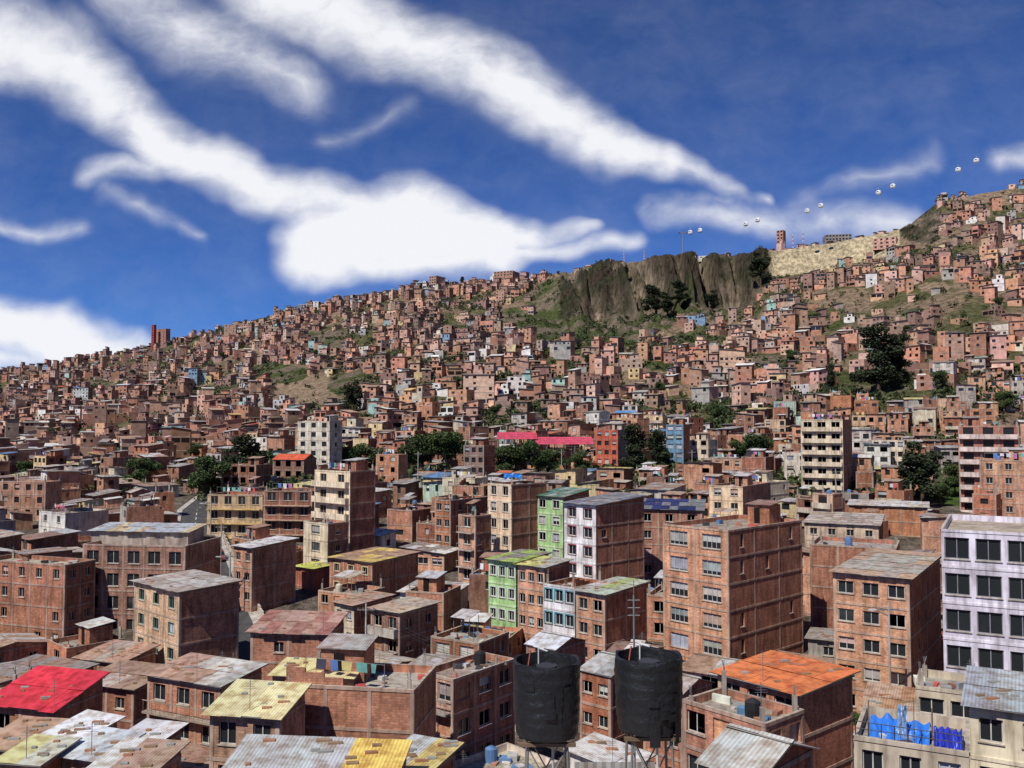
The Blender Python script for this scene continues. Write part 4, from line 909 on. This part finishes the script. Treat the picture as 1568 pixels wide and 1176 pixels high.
M.build('cable_car_cable')
def pylon(px,d,h):
    u,_=ray(px,385); x=u*d; z=Hs(x,d); M=MB()
    M.rod((x,d,z-1),(x,d,z+h),.6,'steel',n=10,r2=.35); M.box((x-3.2,d-.4,z+h-.6),(6.4,0,0),(0,.8,0),(0,0,.6),'steel')
    for sx in (-3,3): M.box((x+sx-.5,d-2,z+h-.2),(1,0,0),(0,4,0),(0,0,.5),'steel'); M.rod((x+sx,d,z+h),(x+sx,d,z+h+1.6),.15,'steel')
    M.build('cable_car_pylon')
pylon(1046,720,20)
def mast(px,d,h):
    u,_=ray(px,375); x=u*d; z=Hs(x,d); M=MB()
    for k in range(8):
        c=(.6,.08,.05) if k%2==0 else (.7,.7,.7)
        for sx,sy in ((-1,-1),(1,-1),(1,1),(-1,1)):
            w0=.6*(1-k/9);w1_=.6*(1-(k+1)/9); M.rod((x+sx*w0,d+sy*w0,z+h*k/8),(x+sx*w1_,d+sy*w1_,z+h*(k+1)/8),.1,'painted',c,4)
        M.rod((x-.6*(1-k/9),d,z+h*k/8),(x+.6*(1-(k+1)/9),d,z+h*(k+1)/8),.07,'painted',c,4)
    M.build('radio_mast')
mast(1214,708,13); mast(1230,708,15); mast(955,755,10); mast(986,742,8)
# ---------------------------------------------------------------- utility poles and wires
def pole(px,py,d,h=8.5,lamp=False):
    u,_=ray(px,py); x=u*d; z=Hs(x,d); M=MB()
    M.rod((x,d,z-.5),(x,d,z+h),.13,'concrete',(.4,.38,.35),8,.09); M.box((x-.9,d-.06,z+h-.7),(1.8,0,0),(0,.12,0),(0,0,.12),'steel')
    for q in (-.8,-.3,.3,.8): M.cyl((x+q,d,z+h-.58),.05,.04,.18,'painted',(.3,.2,.15),6)
    if lamp: M.rod((x,d,z+h-1.2),(x-1.3,d-.3,z+h-.6),.04,'steel'); M.box((x-1.9,d-.4,z+h-.65),(.7,.05,0),(-.02,.22,0),(0,0,.12),'painted',(.6,.6,.6))
    M.build('street_lamp' if lamp else 'utility_pole'); return Vector((x,d,z+h-.4))
ps=[pole(352,900,124,9,True),pole(338,870,142,9),pole(322,840,160,9,True),pole(1362,1000,80,14,True),pole(760,1080,75,11),pole(560,1000,92,11),pole(1060,730,225,10),pole(860,730,228,10),pole(640,740,222,10),pole(1280,760,190,10)]
M=MB()
def wire(a,b,sag=.8):
    n=10; pr=None
    for i in range(n+1):
        t=i/n; p=a.lerp(b,t); p.z-=sag*4*t*(1-t)
        if pr: M.rod(pr,p,.018,'painted',(.03,.03,.03),3)
        pr=p
for a,b in ((0,1),(1,2),(4,5),(7,6),(8,7)):
    for o_ in (-.7,0,.7): wire(ps[a]+Vector((o_,0,0)),ps[b]+Vector((o_,0,0)))
M.build('overhead_wires')
# ---------------------------------------------------------------- parked vehicles on the street
def car(px,d,off,col,van=False):
    u,_=ray(px,870); x=u*d; i=min(range(len(SP)-1),key=lambda k:abs(SP[k].y-d)); t=(SP[i+1]-SP[i]).normalized(); n=Vector((t.y,-t.x,0))
    f=(d-SP[i].y)/(SP[i+1].y-SP[i].y); p=SP[i].lerp(SP[i+1],f)+n*off; z0=Hs(p.x,p.y)+.47
    z1=Hs((p+t*3).x,(p+t*3).y)+.47; tt=(t+Vector((0,0,(z1-z0)/3))).normalized(); up=n.cross(tt)*1; 
    if up.z<0: up=-up
    L=4.6 if van else 4.1; prof=[(0,.3),(0,.85),(.25,1.0),(.9,1.05),(1.5,1.75),(L-.5,1.85),(L-.05,1.1),(L,.3)] if van else [(0,.3),(0,.75),(.9,.92),(1.5,1.42),(2.9,1.45),(3.6,.98),(L-.05,.85),(L,.3)]
    M=MB(); w=.84
    def q(a,b,c): return tuple(Vector((p.x,p.y,z0))+tt*(a-L/2)+n*b+up*c)
    for s_ in (-1,1): M.face([q(a,s_*w*(1 if c<1.05 else .9),c) for a,c in prof],'painted',col)
    for k in range(len(prof)):
        (a,c),(a2,c2)=prof[k],prof[(k+1)%len(prof)]; wa=w*(1 if c<1.05 else .9);wb=w*(1 if c2<1.05 else .9)
        gl=(min(c,c2)<1.1 and max(c,c2)>1.35)
        M.face([q(a,-wa,c),q(a,wa,c),q(a2,wb,c2),q(a2,-wb,c2)],'window_glass' if gl else 'painted',col)
    hi=prof[4][1] if van else 1.42
    for s_ in (-1,1): M.face([q(prof[3][0]+.25,s_*(w+.01),1.02),q(prof[5][0]+.1,s_*(w+.01),1.02),q(prof[5][0]-.4,s_*(w*.92+.01),hi-.08),q(prof[4][0]if van else 1.5,s_*(w*.92+.01),hi-.08)],'window_glass')
    for a in (.75,L-.8):
        for s_ in (-1,1):
            c0=Vector(q(a,s_*(w-.16),.32)); c1=Vector(q(a,s_*(w+.03),.32)); M.rod(c0,c1,.32,'tank_plastic',n=14); 
            M.face([tuple(c1+tt*.32*math.cos(k*.449)+up*.32*math.sin(k*.449)) for k in range(14)],'tank_plastic'); 
            M.face([tuple(c1+n*s_*.01+tt*.18*math.cos(k*.628)+up*.18*math.sin(k*.628)) for k in range(10)],'steel')
    M.build('parked_minibus' if van else 'parked_car')
car(330,140,-2.0,(.7,.7,.7),True); car(330,152,2.0,(.25,.05,.04)); car(330,168,-2.0,(.6,.6,.62)); car(330,128,2.0,(.1,.12,.2))
# ---------------------------------------------------------------- sky
w=bpy.data.worlds.new('World'); sc.world=w; w.use_nodes=True; nt=w.node_tree; nt.nodes.clear()
try: w.cycles.sampling_method='NONE'
except Exception as ex: print(ex)
SAZ=math.radians(218); SEL=math.radians(53)
sky=N(nt,'ShaderNodeTexSky',sky_type='NISHITA'); sky.sun_disc=False; sky.sun_elevation=SEL; sky.sun_rotation=SAZ; sky.altitude=3800; sky.air_density=1.0; sky.dust_density=.3; sky.ozone_density=3.0
def mth(op,a,b=None,c=None,clamp=False):
    n=N(nt,'ShaderNodeMath',operation=op); n.use_clamp=clamp
    for i,s in enumerate((a,b,c)):
        if s is None: continue
        if isinstance(s,(int,float)): n.inputs[i].default_value=s
        else: nt.links.new(s,n.inputs[i])
    return n.outputs[0]
def vm(op,a,b=None,out=0,scale=None):
    n=N(nt,'ShaderNodeVectorMath',operation=op)
    for i,s in enumerate((a,b)):
        if s is None: continue
        if isinstance(s,tuple): n.inputs[i].default_value=s
        else: nt.links.new(s,n.inputs[i])
    if scale is not None: n.inputs['Scale'].default_value=scale
    return n.outputs[out]
tcn=N(nt,'ShaderNodeTexCoord'); sx=N(nt,'ShaderNodeSeparateXYZ'); nt.links.new(tcn.outputs['Generated'],sx.inputs[0])
yy=mth('MAXIMUM',sx.outputs[1],.08); uu=mth('DIVIDE',sx.outputs[0],yy); vv=mth('DIVIDE',sx.outputs[2],yy)
cb=N(nt,'ShaderNodeCombineXYZ'); nt.links.new(uu,cb.inputs[0]); nt.links.new(vv,cb.inputs[1]); p0=cb.outputs[0]
def nz(vec,scale,detail,rough=.6):
    t=N(nt,'ShaderNodeTexNoise'); t.inputs['Scale'].default_value=scale; t.inputs['Detail'].default_value=detail; t.inputs['Roughness'].default_value=rough; nt.links.new(vec,t.inputs['Vector']); return t
n1=nz(p0,6,3)
p=vm('ADD',p0,vm('SCALE',vm('SUBTRACT',n1.outputs['Color'],(.5,.5,.5)),scale=.08))
SEG=[
 (-80,40,70,120,95,62,.8),(120,95,58,270,225,46,.95),(270,225,44,420,300,44,1.0),(420,300,44,560,330,42,1.0),
 (480,380,56,620,352,78,1.5),(620,352,76,760,375,52,1.4),(760,370,50,910,348,14,.85),(550,412,28,760,405,30,1.0),
 (180,-20,60,330,60,66,.62),(330,60,66,470,125,50,.55),(400,-30,70,600,50,66,.85),(600,50,66,770,130,62,.9),(770,130,60,900,205,50,1.0),(900,205,48,1010,245,34,1.1),(1010,245,34,1150,300,16,.7),
 (985,315,20,1190,296,14,.6),(1000,325,28,1370,345,36,.62),(1230,310,26,1420,250,24,.42),
 (140,270,26,250,255,32,.55),(170,300,22,310,375,14,.4),(-60,495,46,90,505,46,1.35),(90,505,44,240,530,22,.95),(-20,330,16,130,352,18,.45),
 (700,408,22,960,368,22,.75),(500,215,24,620,170,22,.32),(1530,255,22,1640,235,30,.5),(-80,560,30,60,540,26,.7)]
acc=None
for x0,y0,r0,x1,y1,r1,stg in SEG:
    a=ray(x0,y0);b=ray(x1,y1); ba=(b[0]-a[0],b[1]-a[1],0); l2=ba[0]**2+ba[1]**2
    pa=vm('SUBTRACT',p,(a[0],a[1],0)); h=mth('DIVIDE',vm('DOT_PRODUCT',pa,ba,out=1),l2,clamp=True)
    n=N(nt,'ShaderNodeVectorMath',operation='SCALE'); n.inputs[0].default_value=ba; nt.links.new(h,n.inputs['Scale'])
    dist=vm('LENGTH',vm('SUBTRACT',pa,n.outputs[0]),out=1)
    rad=mth('MULTIPLY_ADD',h,(r1-r0)*1.4/F,r0*1.4/F)
    q=mth('SUBTRACT',1.0,mth('DIVIDE',dist,rad),clamp=True)
    q=mth('MULTIPLY',q,stg)
    acc=q if acc is None else mth('SMOOTH_MAX',acc,q,.15)
mp=N(nt,'ShaderNodeMapping'); mp.inputs['Rotation'].default_value=(0,0,math.radians(30)); mp.inputs['Scale'].default_value=(4.2,11,1); nt.links.new(p,mp.inputs[0])
n3=nz(mp.outputs[0],1.5,5,.62); n4=nz(p,14,4,.65)
nn=mth('ADD',mth('MULTIPLY',n3.outputs[0],.55),mth('MULTIPLY',n4.outputs[0],.45))
den=mth('ADD',mth('MULTIPLY',acc,1.15),mth('MULTIPLY',mth('SUBTRACT',nn,.53),mth('ADD',mth('MULTIPLY',acc,2.4),.10)))
mr=N(nt,'ShaderNodeMapRange',interpolation_type='SMOOTHSTEP'); nt.links.new(den,mr.inputs[0]); mr.inputs[1].default_value=0.0; mr.inputs[2].default_value=.95
front=mth('GREATER_THAN',sx.outputs[1],.09)
fac=mth('MULTIPLY',mr.outputs[0],front); fac=mth('MULTIPLY',fac,.97)
tint=mul(nt,sky.outputs[0],(.25,.50,.92))
b1=N(nt,'ShaderNodeBackground'); nt.links.new(tint,b1.inputs[0]); b1.inputs[1].default_value=.105
b2=N(nt,'ShaderNodeBackground'); b2.inputs[0].default_value=(.95,.96,1,1); b2.inputs[1].default_value=.97
ms=N(nt,'ShaderNodeMixShader'); nt.links.new(fac,ms.inputs[0]); nt.links.new(b1.outputs[0],ms.inputs[1]); nt.links.new(b2.outputs[0],ms.inputs[2])
ow=N(nt,'ShaderNodeOutputWorld'); nt.links.new(ms.outputs[0],ow.inputs[0])
sd=Vector((math.sin(SAZ)*math.cos(SEL),math.cos(SAZ)*math.cos(SEL),math.sin(SEL)))
sl=bpy.data.lights.new('sun','SUN'); sl.energy=5.0; sl.angle=math.radians(.5); sl.color=(1,.95,.87)
so=bpy.data.objects.new('sun',sl); so.rotation_euler=sd.to_track_quat('Z','Y').to_euler(); sc.collection.objects.link(so)
sc.view_settings.view_transform='Standard'; sc.view_settings.look='None'; sc.view_settings.exposure=0
